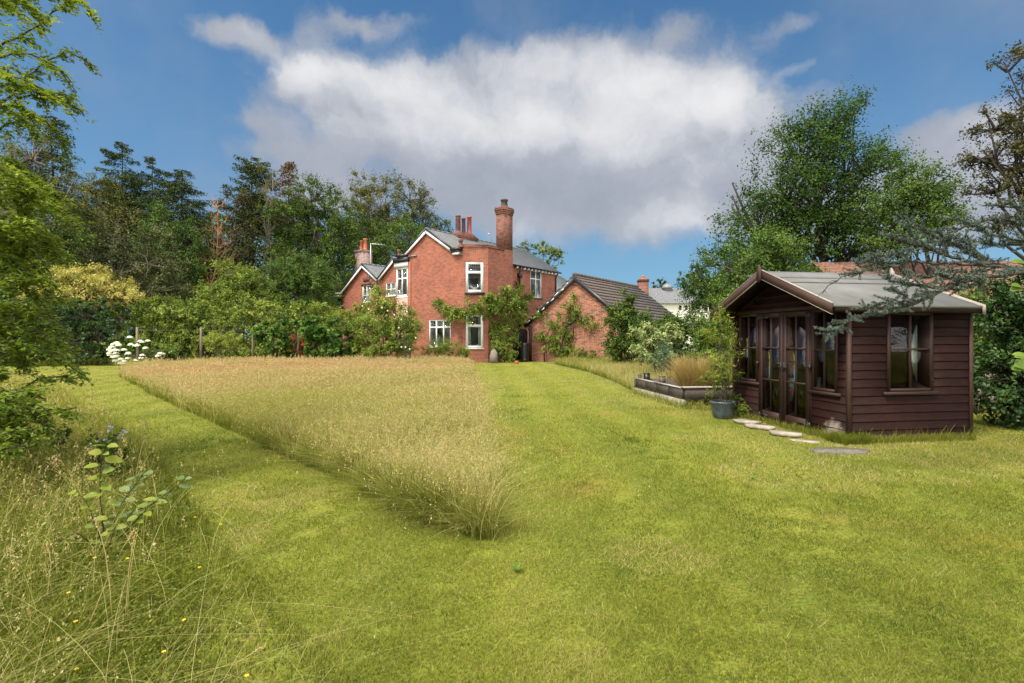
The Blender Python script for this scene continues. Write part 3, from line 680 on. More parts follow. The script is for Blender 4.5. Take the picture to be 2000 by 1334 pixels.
def build_rough():
    rng = np.random.default_rng(7); mb = MB()
    RO = [(p[0] + (.16 if 1 <= i <= 5 else 0), p[1]) for i, p in enumerate(ROUGH)]
    x, y = scatter(rng, RO, int(N_ROUGH * .62), 1.7); d = np.maximum(y, 1.5); g = fbm(x, y, 55, 1.5)
    ed = np.clip(-(x + .55 * y - .05), 0, 1.5); k = (ed > .35) | (rng.random(len(x)) < .55 + ed); x, y, d, g, ed = x[k], y[k], d[k], g[k], ed[k]      # lower towards the mown edge
    h = rng.uniform(.12, .34, len(x)) * (.30 + .55 * np.clip(ed, 0, 1.2)) * (1 + .3 * g); w = .0042 * (d / 2.5) ** .8
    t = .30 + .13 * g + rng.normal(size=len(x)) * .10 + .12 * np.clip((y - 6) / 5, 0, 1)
    blades(mb, x, y, h, w, rng, t, lean=1.0, seg=3, tipt=.12, curl=.35)
    x, y = scatter(rng, ROUGH, int(N_ROUGH * .26), 1.7); d = np.maximum(y, 1.5); ed = np.clip(-(x + .55 * y + .25), 0, 1.5)
    g2 = fbm(x, y, 61, 1.1); k = rng.random(len(x)) < np.clip(.28 + .5 * g2 + .5 * (ed > .7), .05, 1); x, y, d, ed = x[k], y[k], d[k], ed[k]
    h = rng.uniform(.16, .42, len(x)) * (.4 + .5 * np.clip(ed, 0, 1)); w = .0024 * (d / 2.5) ** .8
    blades(mb, x, y, h, w, rng, rng.uniform(.42, .82, len(x)), lean=1.2, seg=4, tipt=.2, curl=.35)
    x, y = scatter(rng, ROUGH, int(N_ROUGH * .03), 1.5); d = np.maximum(y, 1.5); ed = np.clip(-(x + .55 * y + .6), 0, 1.5); k = ed > .15; x, y, d = x[k], y[k], d[k]
    h = rng.uniform(.35, .68, len(x)); tips = blades(mb, x, y, h, .0022 * (d / 2.5) ** .8, rng, rng.uniform(.5, .78, len(x)), lean=.7, seg=4, tipt=.15, curl=.2)
    panicles(mb, tips, h, rng, rng.uniform(.66, .9, len(x)), per=9, size=.010 * (d / 3) ** .7, length=.10, width=.009)
    x, y = scatter(rng, ROUGH, 2600, 1.8); k = (y < 6) & (-(x + .55 * y) > .1); x, y = x[k], y[k]       # long bleached stalks, bent and fallen
    h = rng.uniform(.35, .75, len(x)); tips = blades(mb, x, y, h, .0030 * (y / 2.5) ** .7, rng, rng.uniform(.62, .84, len(x)), lean=1.5, seg=6, tipt=.05, curl=.6)
    # clover and creeping leaves near the front
    cl = MB(); x, y = scatter(rng, [(-1.9, 1.7), (-1.0, 1.7), (-1.55, 2.9), (-2.6, 3.8), (-3, 3.2)], 9000, .5)
    k = fbm(x, y, 71, 2.6) > -.1; x, y = x[k], y[k]
    P = np.stack([x, y, rng.uniform(.03, .13, len(x))], -1)
    leaves(cl, P, rng.normal(size=P.shape) * .5 + np.array([0, 0, 1]), .016, .013, rng, .22 + .2 * rng.random(len(P)))
    tag(mb.build('rough_grass', 'grass'), 'shaggy unmown grass with dry stalks along the left foreground', 'long grass', kind='stuff')
    tag(cl.build('clover', 'grass'), 'low dark green clover leaves creeping through the left foreground grass', 'ground cover', kind='stuff')
    fl = MB(); x, y = scatter(rng, [(-1.9, 1.9), (-.95, 1.9), (-1.5, 3.2), (-2.8, 4.6), (-2.8, 3.2)], 11, .5); n = len(x)
    for q in range(5):
        a = q * 1.257; P = np.stack([x + math.cos(a) * .006, y + math.sin(a) * .006, .12 + (np.arange(n) % 7) * .012], -1)
        leaves(fl, P, np.tile([0, -.35, 1.], (n, 1)), .009, .007, rng, rng.random(n), dirs=np.tile([math.cos(a), math.sin(a), .1], (n, 1)))
    tag(fl.build('small_flowers', 'flower_yellow'), 'tiny yellow flowers low in the left foreground grass', 'flowers', kind='stuff')

def build_verge():
    rng = np.random.default_rng(8); mb = MB()
    for n, lo, hi, tl, th, w0, ln in ((26000, .12, .32, .25, .5, .011, .6), (22000, .3, .62, .5, .9, .008, .45)):
        x, y = scatter(rng, VERGE, n, 1.0); ln_ = ln
        h = rng.uniform(lo, hi, len(x)) * (.8 + .2 * fbm(x, y, 4, 1.2)); blades(mb, x, y, h, w0 * (y / 16) ** .8, rng, rng.uniform(tl, th, len(x)) - .12 * (y > 24), lean=ln_, seg=3, tipt=.2, curl=.2)
    tag(mb.build('verge_grass', 'grass'), 'long straw and green grass between the mown lawn and the outhouse', 'long grass', kind='stuff')
    mb = MB(); x, y = scatter(rng, BEDS, 26000, .5)
    blades(mb, x, y, rng.uniform(.15, .5, len(x)), np.full(len(x), .016), rng, rng.uniform(.2, .85, len(x)), lean=.6, seg=3, tipt=.15, curl=.3)
    tag(mb.build('bed_grass', 'grass'), 'weedy grass growing in the garden bed under the wire fence', 'ground cover', kind='stuff')
    g = MB(); g.add([(*p, .004) for p in BEDS], [tuple(range(len(BEDS)))]); tag(g.build('garden_bed_ground', 'soil'), kind='structure')
    g = MB(); g.add([(*p, .004) for p in VERGE], [tuple(range(len(VERGE)))]); tag(g.build('verge_ground', 'rough_ground'), kind='structure')

N_LAWN, N_MEADOW, N_ROUGH = 1000000, 360000, 230000
build_lawn(); build_meadow(); build_rough(); build_verge()
# ------------------------------------------------------------------ building helpers
def V3(p, z): return np.array([p[0], p[1], z], float)
def wall(mb, p0, p1, z0, z1, openings=(), thick=.24, inner=True):
    """wall from p0 to p1 (plan), outer face to the right of that direction; openings (u0, u1, v0, v1) with real reveals"""
    p0, p1 = np.array(p0, float), np.array(p1, float); Lw = np.linalg.norm(p1 - p0); d = (p1 - p0) / Lw; n = np.array([d[1], -d[0]])
    us = sorted({0, Lw, *[o[0] for o in openings], *[o[1] for o in openings]}); vs = sorted({z0, z1, *[o[2] for o in openings], *[o[3] for o in openings]})
    P = lambda u, v, k=0: V3(p0 + d * u - n * k, v)
    for i in range(len(us) - 1):
        for j in range(len(vs) - 1):
            um, vm = (us[i] + us[i + 1]) / 2, (vs[j] + vs[j + 1]) / 2
            if any(o[0] < um < o[1] and o[2] < vm < o[3] for o in openings): continue
            mb.quad(P(us[i], vs[j]), P(us[i + 1], vs[j]), P(us[i + 1], vs[j + 1]), P(us[i], vs[j + 1]))
            if inner: mb.quad(P(us[i + 1], vs[j], thick), P(us[i], vs[j], thick), P(us[i], vs[j + 1], thick), P(us[i + 1], vs[j + 1], thick))
    for u0, u1, v0, v1 in openings:
        for a, b in (((u0, v0), (u0, v1)), ((u0, v1), (u1, v1)), ((u1, v1), (u1, v0)), ((u1, v0), (u0, v0))):
            mb.quad(P(*a), P(*b), P(*b, thick), P(*a, thick))
def frame_of(p0, p1):
    p0, p1 = np.array(p0, float), np.array(p1, float); d = (p1 - p0) / np.linalg.norm(p1 - p0); return p0, d, np.array([d[1], -d[0]])
def wbox(mb, fr, u0, u1, v0, v1, k0, k1):
    """box in a wall's own frame: u along, v up, k outwards"""
    p0, d, n = fr
    mb.obox(V3(p0 + d * u0 + n * k0, v0), V3(d * (u1 - u0), 0), V3(n * (k1 - k0), 0), (0, 0, v1 - v0))
def window(parent, fr, u0, u1, v0, v1, cols=1, rows=(), fw=.07, bar=.04, inset=.08, colx=None, glass='house_glass', name='window', frame='white', sill='white', leaded=None, label=None, curtain=None, head=None, sill_h=.06, sill_out=.06):
    """joinery set back in its opening: frame with bars; panes, sill, curtains are its sub-parts"""
    mb = MB(); k0, k1 = -inset - .05, -inset
    wbox(mb, fr, u0, u0 + fw, v0, v1, k0, k1); wbox(mb, fr, u1 - fw, u1, v0, v1, k0, k1)
    wbox(mb, fr, u0 + fw, u1 - fw, v0, v0 + fw, k0, k1); wbox(mb, fr, u0 + fw, u1 - fw, v1 - fw, v1, k0, k1)
    xs = colx or [u0 + (u1 - u0) * i / cols for i in range(1, cols)]; ys = [v0 + (v1 - v0) * r for r in rows]
    for x in xs: wbox(mb, fr, x - bar / 2, x + bar / 2, v0 + fw, v1 - fw, k0 + .004, k1 - .004)
    for y in ys: wbox(mb, fr, u0 + fw, u1 - fw, y - bar / 2, y + bar / 2, k0 + .008, k1 - .008)
    w = mb.build(name, frame, parent)
    if label: w['label'] = label
    g = MB(); wbox(g, fr, u0 + fw * .5, u1 - fw * .5, v0 + fw * .5, v1 - fw * .5, k0 + .02, k0 + .026); g.build('pane', glass, w)
    if sill: s = MB(); wbox(s, fr, u0 - .06, u1 + .06, v0 - sill_h, v0 - .002, -.1, sill_out); s.build('sill', sill, w)
    if head: s = MB(); wbox(s, fr, u0 - .1, u1 + .1, v1 + .002, v1 + .14, -.02, .05); s.build('lintel', head, w)
    if leaded:
        l = MB(); a, b = leaded
        for i in range(1, a): x = u0 + fw + (u1 - u0 - 2 * fw) * i / a; wbox(l, fr, x - .008, x + .008, max(ys), v1 - fw, k0 + .027, k0 + .032)
        for i in range(1, b): y = max(ys) + (v1 - fw - max(ys)) * i / b; wbox(l, fr, u0 + fw, u1 - fw, y - .008, y + .008, k0 + .027, k0 + .034)
        l.build('leaded_light', 'lead', w)
    if curtain:
        c = MB()
        for (a, b, va, vb) in curtain:
            n = 14; xs_ = np.linspace(a, b, n); p0, d, nn = fr; z = [va, vb]
            pts = np.array([[V3(p0 + d * x + nn * (-.32 + .03 * math.sin(i * 1.9)), zz) for i, x in enumerate(xs_)] for zz in z]).reshape(-1, 3)
            c.add(pts, [(i, i + 1, n + i + 1, n + i) for i in range(n - 1)])
        c.build('curtain', 'curtain', w)
    return w
def pitched(mb, e0, e1, r1, r0, rows, lift=.03, th=.03, over=.04):
    """a roof slope of overlapping courses between the eave e0-e1 and the ridge r0-r1"""
    e0, e1, r0, r1 = (np.asarray(q, float) for q in (e0, e1, r0, r1)); nr = unit(np.cross(e1 - e0, r0 - e0)); nr = nr * (1 if nr[2] > 0 else -1)
    for i in range(rows):
        a, b = i / rows, min(1, (i + 1 + over * rows * .3) / rows); A0, A1 = e0 + (r0 - e0) * a, e1 + (r1 - e1) * a; B0, B1 = e0 + (r0 - e0) * b, e1 + (r1 - e1) * b
        p = np.array([A0 + nr * lift, A1 + nr * lift, B1, B0]); q = p - nr * th
        mb.add(np.vstack([p, q]), [(0, 1, 2, 3), (7, 6, 5, 4), (0, 4, 5, 1), (1, 5, 6, 2), (2, 6, 7, 3), (3, 7, 4, 0)])
def chimney_stack(parent, lo, hi, zb, zt, mat, cap=.16, name='chimney', steps=4):
    m = MB(); m.box((lo[0], lo[1], zb), (hi[0], hi[1], zt - cap * steps * .5))
    for i in range(steps):
        g = .028 * (i + 1 if i < steps - 1 else steps - 2); z0 = zt - cap * steps * .5 + i * cap * .5
        m.box((lo[0] - g, lo[1] - g, z0 + .001), (hi[0] + g, hi[1] + g, z0 + cap * .5))
    return m.build(name, mat, parent)
def chimney_pot(parent, x, y, z, h, r, mat, ribs=0, label=None):
    pr = [(r * 1.12, 0), (r * 1.12, .08), (r, .12)]
    if ribs:
        for i in range(ribs): zz = .15 + (h - .3) * i / ribs; pr += [(r * .95, zz), (r * 1.18, zz + .03), (r * .95, zz + .06)]
    pr += [(r * .88, h - .12), (r * 1.1, h - .1), (r * 1.1, h), (r * .8, h), (r * .75, h - .3)]
    m = MB(); m.lathe(pr, 14, (x, y, z)); o = m.build('chimney_pot', mat, parent, smooth=False)
    if label: o['label'] = label
    return o
def finial(parent, x, y, z, s=1.0):
    m = MB(); pr = [(.17, 0), (.17, .08), (.10, .12), (.07, .2), (.09, .24)]
    pr += [(max(.001, .13 * math.sin(a)), .36 - .13 * math.cos(a)) for a in np.linspace(.5, 3.14, 8)]
    m.lathe([(a * s, b * s) for a, b in pr], 12, (x, y, z)); return m.build('ball_finial', 'pot_dark', parent, smooth=True)

# ------------------------------------------------------------------ the red brick house (own frame: a back to the right, t back to the left)
E1 = np.array([.62, .785]); E1 = E1 / np.linalg.norm(E1); E2 = np.array([-E1[1], E1[0]]); C0 = np.array([X(905, 31), 31.0])
def at_t(px, a):   # t of the point with depth line a that stands at photo column px
    k = (px - CX) / F; q = C0 + E1 * a; return (q[0] - k * q[1]) / (k * E2[1] - E2[0])
def at_a(px, t):
    k = (px - CX) / F; q = C0 + E2 * t; return (q[0] - k * q[1]) / (k * E1[1] - E1[0])
def hz(py, a, t): return Z(py, (C0 + E1 * a + E2 * t)[1])

def build_house():
    H = thing('brick_house', 'two storey red brick house with white bargeboards and slate roof beyond the lawn', 'house', (C0[0], C0[1], 0), math.atan2(E1[1], E1[0]))
    slope = .632; rt, rz = 3.19, 8.53
    zr = lambda t: rz - .10 - slope * abs(t - rt)
    w = MB()
    # gable front a=0, walls run from high t to low t so the outer face looks to the camera
    T1 = 6.35; A = lambda t: T1 - t
    bt0, bt1 = at_t(798, 0), at_t(775, 0); fr_f = frame_of((0, T1), (0, 0))
    zb0, zb1 = hz(579, 0, bt0), hz(521, 0, bt0)
    ft0, ft1 = at_t(880, 0), at_t(838, 0); fz0, fz1 = hz(678, 0, ft0), hz(623.7, 0, ft0)
    op = [(A(bt1), A(bt0), zb0, zb1), (A(ft1), A(ft0), max(.15, fz0), fz1)]
    zs = 6.62
    wall(w, (0, T1), (0, 0), -.3, zs, op)
    g = [(5.45, zs), (0, zs), (0, 7.10)]
    tx = rt + (rz - .1 - 7.10) / slope * -1
    g += [(tx, 7.10), (rt, rz - .1), (5.45, zr(5.45))] if tx > 0 else [(rt, rz - .1), (5.45, zr(5.45))]
    w.poly([V3((0, t), z) for t, z in g]); w.poly([V3((.24, t), z) for t, z in g[::-1]])
    C1 = (1.05, -1.056); C2 = (2.62, -1.056)
    s_of = lambda px, z=0: None
    fr_c = frame_of((0, 0), C1); Lc = np.linalg.norm(np.array(C1))
    def s_px(px):
        lo, hi = -.5, 2.5
        for _ in range(40):
            m_ = (lo + hi) / 2; q = C0 + E1 * (C1[0] / Lc * m_) + E2 * (C1[1] / Lc * m_)
            if CX + q[0] / q[1] * F < px: lo = m_
            else: hi = m_
        return lo
    c0_, c1_ = s_px(909.5), s_px(944); za, zb_ = Z(571, 31.1), Z(511.7, 31.1); zc, zd = Z(680, 31.1), Z(614, 31.1)
    wall(w, (0, 0), C1, -.3, 7.12, [(c0_, c1_, zc, zd), (c0_, c1_, za, zb_)])
    wall(w, C1, (3.5, -1.056), -.3, 7.12)
    wall(w, (3.5, -1.056), (3.5, .29), -.3, 7.12); wall(w, (3.5, .29), (5.12, .29), -.3, zr(.29))
    fr_w = frame_of((5.12, .29), (10.6, .29)); wa0, wa1 = at_a(1036, .29) - 5.12, at_a(1058, .29) - 5.12; wz0, wz1 = hz(582, 7.9, .29), hz(528, 7.9, .29)
    wall(w, (5.12, .29), (10.6, .29), -.3, zr(.29), [(wa0, wa1, wz0, wz1)])
    # back and far walls close the volume
    wall(w, (10.6, .29), (10.6, 6.1), -.3, zr(.29)); w.poly([V3((10.6, .29), zr(.29)), V3((10.6, 6.1), zr(.29)), V3((10.6, 6.1), zr(6.1)), V3((10.6, rt), rz - .1)])
    wall(w, (10.6, 6.1), (9.2, 6.1), -.3, 6.6); wall(w, (9.2, 6.1), (9.2, 15.65), -.3, 5.3); wall(w, (9.2, 15.65), (2, 15.65), -.3, 5.3)
    wall(w, (0.245, 6.35), (0, 6.35), -.3, zs); wall(w, (2, 6.35), (.245, 6.35), -.3, zs); wall(w, (4, 5.45), (.0, 5.45), zs, zr(5.45))
    # the twin gables, set back 2 m
    B = 15.65; fr_b = frame_of((2, 14.6), (2, 6.0)); K = lambda t: 14.6 - t
    s0, s1 = at_t(724, 2), at_t(707.5, 2); sz0, sz1 = hz(590, 2, s0), hz(556, 2, s0)
    q0, q1 = at_t(772.5, 2), at_t(753.5, 2); qz0, qz1 = hz(577, 2, q0), hz(551, 2, q0)
    g3 = (12.74, 7.24); g2 = (8.89, 7.30); vy = (10.78, 5.98)
    wall(w, (2, B), (2, 14.6), -.3, 5.2); wall(w, (2, 14.6), (2, 6.0), -.3, 5.75, [(K(s1), K(s0), sz0, min(sz1, 5.72)), (K(q1), K(q0), qz0, min(qz1, 5.72))])
    for sgn, aa in ((1, 2), (-1, 2.24)):
        pl = [V3((aa, t), z) for t, z in [(B, 5.2), (14.6, 5.2), (14.6, 5.75), (6.0, 5.75), g2, vy, g3]]
        w.poly(pl if sgn > 0 else pl[::-1])
    wb = w.build('wall', 'brick', H)
    # floors and rooms inside, so the windows look into a dark house
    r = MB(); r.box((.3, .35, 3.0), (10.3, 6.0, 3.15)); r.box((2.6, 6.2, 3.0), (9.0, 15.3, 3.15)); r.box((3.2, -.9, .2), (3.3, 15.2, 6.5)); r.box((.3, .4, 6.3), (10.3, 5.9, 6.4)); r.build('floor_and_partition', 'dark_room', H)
    # roofs
    rf = MB()
    pitched(rf, (-.15, .02, rz - slope * 3.17), (10.85, .02, rz - slope * 3.17), (10.85, rt, rz), (-.15, rt, rz), 20, .018, .03)
    pitched(rf, (10.85, 6.3, rz - slope * 3.11), (-.15, 5.75, rz - slope * 2.56), (-.15, rt, rz), (10.85, rt, rz), 20, .018, .03)
    def lowroof(tc, zc, ta, za_, tb, zb2):
        pitched(rf, (1.8, ta, za_), (9.3, ta, za_), (9.3, tc, zc), (1.8, tc, zc), 12, .018, .03); pitched(rf, (9.3, tb, zb2), (1.8, tb, zb2), (1.8, tc, zc), (9.3, tc, zc), 12, .018, .03)
    lowroof(g3[0], 7.34, vy[0], 6.06, 15.85, 5.18); lowroof(g2[0], 7.40, 6.1, 5.6, vy[0] + .002, 6.06)
    rf.slab([(.12, .3, 6.98), (.12, -.02, 6.98), (1.1, -.98, 6.98), (3.45, -.98, 6.98), (3.45, .3, 6.98)], .08); rf.box((-.02, 5.0, 6.62), (2.1, 6.37, 6.66))
    roof = rf.build('roof', 'slate', H)
    rd = MB()
    for i in range(24): a = -.15 + i * .458; rd.tube([(a + .01, rt, rz + .0), (a + .44, rt, rz + .0)], [.085, .08], 6)
    rd.build('ridge_tiles', 'slate', roof)
    for tt, zz in ((g3[0], 7.36), (g2[0], 7.42)):
        rd = MB()
        for i in range(16): a = 1.8 + i * .468; rd.tube([(a + .01, tt, zz), (a + .45, tt, zz)], [.09, .08], 6)
        rd.build('ridge_tiles', 'slate', roof)
    # bargeboards: white with a black verge above
    def barge(t0, z0_, t1, z1_, a, name='bargeboard'):
        m = MB(); d = unit(np.array([0, t1 - t0, z1_ - z0_])); dn = np.array([0, d[2], -d[1]]); dn = dn if dn[2] < 0 else -dn
        P0, P1 = np.array([a, t0, z0_]), np.array([a, t1, z1_])
        m.obox(P0 + dn * .09, P1 - P0, dn * .17, (-.05, 0, 0)); o = m.build(name, 'white', H)
        m = MB(); m.obox(P0 - dn * .02, P1 - P0, dn * .105, (-.08, 0, 0)); m.build('verge_strip', 'black', o)
    barge(rt, rz, .62, rz - slope * 2.57, -.12); barge(rt, rz, 5.68, rz - slope * 2.49, -.12)
    for tt, zz in ((.55, rz - slope * 2.6), (5.62, rz - slope * 2.45)):
        m = MB(); m.box((-.30, tt - .48, zz - .05), (.05, tt + .32, zz + .09)); m.box((-.26, tt - .40, zz - .17), (.0, tt + .26, zz - .052)); k = m.build('kneeler', 'black', H)
        m = MB(); m.box((-.22, tt - .34, zz - .32), (.0, tt + .2, zz - .175)); m.build('moulding', 'white', k)
    finial(H, -.1, .12, rz - slope * 2.6 + .08, 1.15); finial(H, -.1, 5.9, rz - slope * 2.5 + .05, 1.0)
    barge(g3[0], 7.36, 15.8, 5.22, 1.82); barge(g3[0], 7.36, vy[0], 6.03, 1.82); barge(g2[0], 7.42, vy[0], 6.03, 1.82); barge(g2[0], 7.42, 6.5, 5.8, 1.82)
    m = MB(); m.box((1.55, 15.6, 5.12), (1.95, 16.55, 5.2)); m.box((1.6, 15.6, 4.9), (1.95, 16.2, 5.0)); e = m.build('eaves_box', 'white', H)
    m = MB(); m.box((1.58, 15.6, 5.0), (1.95, 16.45, 5.118)); m.box((1.62, 15.6, 4.8), (1.95, 15.95, 4.898)); m.build('gutter', 'black', e)
    m = MB(); m.tube([(1.75, vy[0] + .1, 5.8), (1.7, vy[0] + .5, 5.5), (1.85, vy[0] + .35, 4.9), (1.85, vy[0] + .1, 4.5), (1.85, vy[0] + .1, 0)], .07, 7); m.tube([(1.7, vy[0] + 1.0, 6.35), (1.72, vy[0] + .7, 5.4), (1.8, vy[0] + .2, 5.1)], .06, 6); m.build('drainpipe', 'black', H)
    # coping of the canted bay
    m = MB(); pl = [(-.05, .12), (-.05, -.02), (1.03, -1.11), (2.6, -1.11)]
    for i in range(3):
        p, q = np.array(pl[i]), np.array(pl[i + 1]); d = unit(q - p); n_ = np.array([d[1], -d[0]]); m.obox(V3(p - n_ * .01, 7.122), V3(q - p, 0), V3(-n_ * .30, 0), (0, 0, .055)); m.obox(V3(p + n_ * .0, 7.00), V3(q - p, 0), V3(-n_ * .04 + n_ * .045, 0), (0, 0, .1))
    m.build('coping', 'brick_dark', H)
    # windows
    window(H, fr_c, c0_, c1_, za, zb_, rows=(.66,), fw=.15, bar=.16, inset=.02, leaded=(7, 3), sill='black', sill_h=.13, sill_out=.12, label='upper sash window over a black sill')
    window(H, fr_c, c0_, c1_, zc, zd, rows=(.66,), fw=.15, bar=.16, inset=.02, leaded=(7, 3), label='lower sash window', curtain=[(c0_ + .08, c0_ + .32, zc + .3, zd), (c1_ - .3, c1_ - .08, zc + .3, zd)])
    window(H, fr_f, A(bt1), A(bt0), zb0, zb1, cols=2, rows=(.62,), fw=.13, bar=.09, inset=-.05, leaded=(4, 2), label='tall upper window under a flat black hood')
    m = MB(); wbox(m, fr_f, A(bt1) - .1, A(bt0) + .05, zb1 + .01, zb1 + .32, -.05, .16); bh = m.build('window_hood', 'white', H)
    m = MB(); wbox(m, fr_f, A(bt1) - .15, A(bt0) + .1, zb1 + .34, zb1 + .62, -.05, .24); m.build('fascia', 'black', bh)
    m = MB(); wbox(m, fr_f, A(bt0) + .06, A(bt0) + .85, zb1 + .62, zb1 + .70, 0, .10); m.build('lead_flashing', 'lead', bh)
    m = MB(); wbox(m, fr_f, A(bt0) + .0, A(bt0) + .26, 0, zb1 + .3, .0, .07); m.build('brick_pier', 'brick', H)
    m = MB(); wbox(m, fr_f, A(bt1) + .02, A(bt0) - .02, .2, zb0 - .08, .0, .04); m.build('rendered_panel', 'pink', H)
    window(H, fr_f, A(ft1), A(ft0), max(.15, fz0), fz1, cols=3, rows=(.72,), fw=.07, bar=.10, inset=.02, leaded=(6, 2), name='french_window', label='three light ground floor french window')
    window(H, fr_w, wa0, wa1, wz0, wz1, cols=2, rows=(.68,), fw=.08, bar=.07, inset=.03, sill='black', curtain=[(wa0 + .05, wa0 + .45, wz0, wz1), (wa1 - .4, wa1 - .05, wz0, wz1)], label='upper window of the rear wing')
    window(H, fr_b, K(s1), K(s0), sz0, min(sz1, 5.72), cols=2, rows=(.42,), fw=.08, bar=.06, inset=.03, head='pot_dark', curtain=[(K(s1) + .05, K(s0) - .05, sz0, sz1)], label='narrow sash window in the far gable')
    window(H, fr_b, K(q1), K(q0), qz0, min(qz1, 5.72), cols=2, rows=(.5,), fw=.07, bar=.06, inset=.03, curtain=[(K(q1) + .05, K(q0) - .05, qz0, qz1)], label='small white casement window')
    m = MB(); wbox(m, fr_b, K(s1) + .2, K(s0) - .1, min(sz1, 5.72) + .28, min(sz1, 5.72) + .62, 0, .05); m.build('terracotta_plaque', 'pot_dark', H)
    # chimneys
    c = chimney_stack(H, (2.58, -1.05), (3.48, -.42), 7.05, 9.85, 'brick_dark', .24)
    c['label'] = 'tall brick chimney rising from the canted bay'
    chimney_pot(c, 3.03, -.73, 9.84, .55, .22, 'soot')
    c = chimney_stack(H, (2.45, 2.75), (4.25, 3.6), 7.6, 8.55, 'brick_dark', .16); c['label'] = 'low ridge chimney with tall pots'
    m = MB()
    for xx in (2.8, 3.45, 3.95): m.lathe([(.45, 0), (.46, .12), (.34, .24), (.2, .32)], 12, (xx, 3.18, 8.5))
    m.build('flaunching', 'pot_dark', c)
    chimney_pot(c, 2.8, 3.18, 8.75, 1.15, .17, 'pot_dark', 7, 'ribbed dark pot'); chimney_pot(c, 3.42, 3.25, 8.75, 1.1, .14, 'pot_dark'); chimney_pot(c, 3.85, 3.1, 8.72, 1.3, .16, 'pot_brick', 0, 'tall bright red pot')
    ta = at_t(708, 5.4); c = chimney_stack(H, (4.9, ta - .75), (5.9, ta + .45), 5.0, hz(490, 5.4, ta), 'brick_mix', .12); c['label'] = 'squat mottled chimney behind the far gable'
    zz = hz(490, 5.4, ta)
    chimney_pot(c, 5.4, ta + .12, zz - .02, .95, .17, 'pot_red'); chimney_pot(c, 5.4, ta - .42, zz - .02, 1.05, .18, 'pot_red')
    m = MB(); tb = at_t(724, 5.2); zt = hz(475, 5.2, tb); m.tube([(5.2, tb, 6.5), (5.2, tb, zt)], .035, 6); q = np.array([1.0, -.45, 0]); m.tube([(5.2, tb, zt - .05), np.array((5.2, tb, zt - .05)) + unit(q) * 1.3], .03, 5); 
    for i in range(5): p = np.array((5.2, tb, zt - .05)) + unit(q) * (.2 + i * .25); m.tube([p + (0, 0, -.09), p + (0, 0, .09)], .012, 4)
    m.build('aerial', 'metal', H)
    # eaves of the rear wing, gutter brackets, pipes
    m = MB(); zg = rz - slope * 3.17 - .03; m.tube([(5.2, -.02, zg), (10.85, -.02, zg)], .06, 8); gt = m.build('gutter', 'black', H)
    m = MB()
    for i in range(13): a = 5.4 + i * .43; m.box((a, .0, zg - .2), (a + .07, .28, zg - .075))
    m.build('eaves_bracket_row', 'white', gt)
    a1 = at_a(1012, .29); m = MB(); m.tube([(a1, .0, zg), (a1, .15, zg - .45), (a1, .19, 0)], .06, 8); m.box((a1 - .12, .02, zg - .8), (a1 + .12, .28, zg - .5)); m.build('drainpipe', 'black', H)
    m = MB(); m.tube([(10.45, .0, zg), (10.45, .2, zg - .4), (10.45, .22, 3)], .055, 8); m.build('drainpipe', 'black', H)
    m = MB(); m.tube([(5.35, rt - .9, 8.0), (5.35, rt - .9, 8.75), (5.2, rt - .85, 8.95), (5.0, rt - .8, 8.9)], .03, 6); m.build('vent_pipe', 'metal', H)
    # lower slate roofs: lean-to beside the wing and the range beyond
    m = MB(); wall(m, (8.2, .29), (8.2, -1.3), -.2, 2.6); wall(m, (8.2, -1.3), (12.5, -1.3), -.2, 2.6); m.build('lean_to_wall', 'brick', H)
    m = MB(); pitched(m, (8.0, -1.55, 2.65), (12.6, -1.55, 2.65), (12.6, .3, 3.75), (8.0, .3, 3.75), 8, .018, .03); m.build('lean_to_roof', 'slate', H)
    m = MB(); wall(m, (10.85, 1.2), (17, 1.2), -.2, 5.2); wall(m, (17, 1.2), (17, 7), -.2, 5.2); m.build('far_range_wall', 'brick', H)
    m = MB(); pitched(m, (10.9, .9, 5.15), (17.2, .9, 5.15), (17.2, 4.2, 7.2), (10.9, 4.2, 7.2), 14, .018, .03); m.build('far_range_roof', 'slate', H)
    return H
HOUSE = build_house()

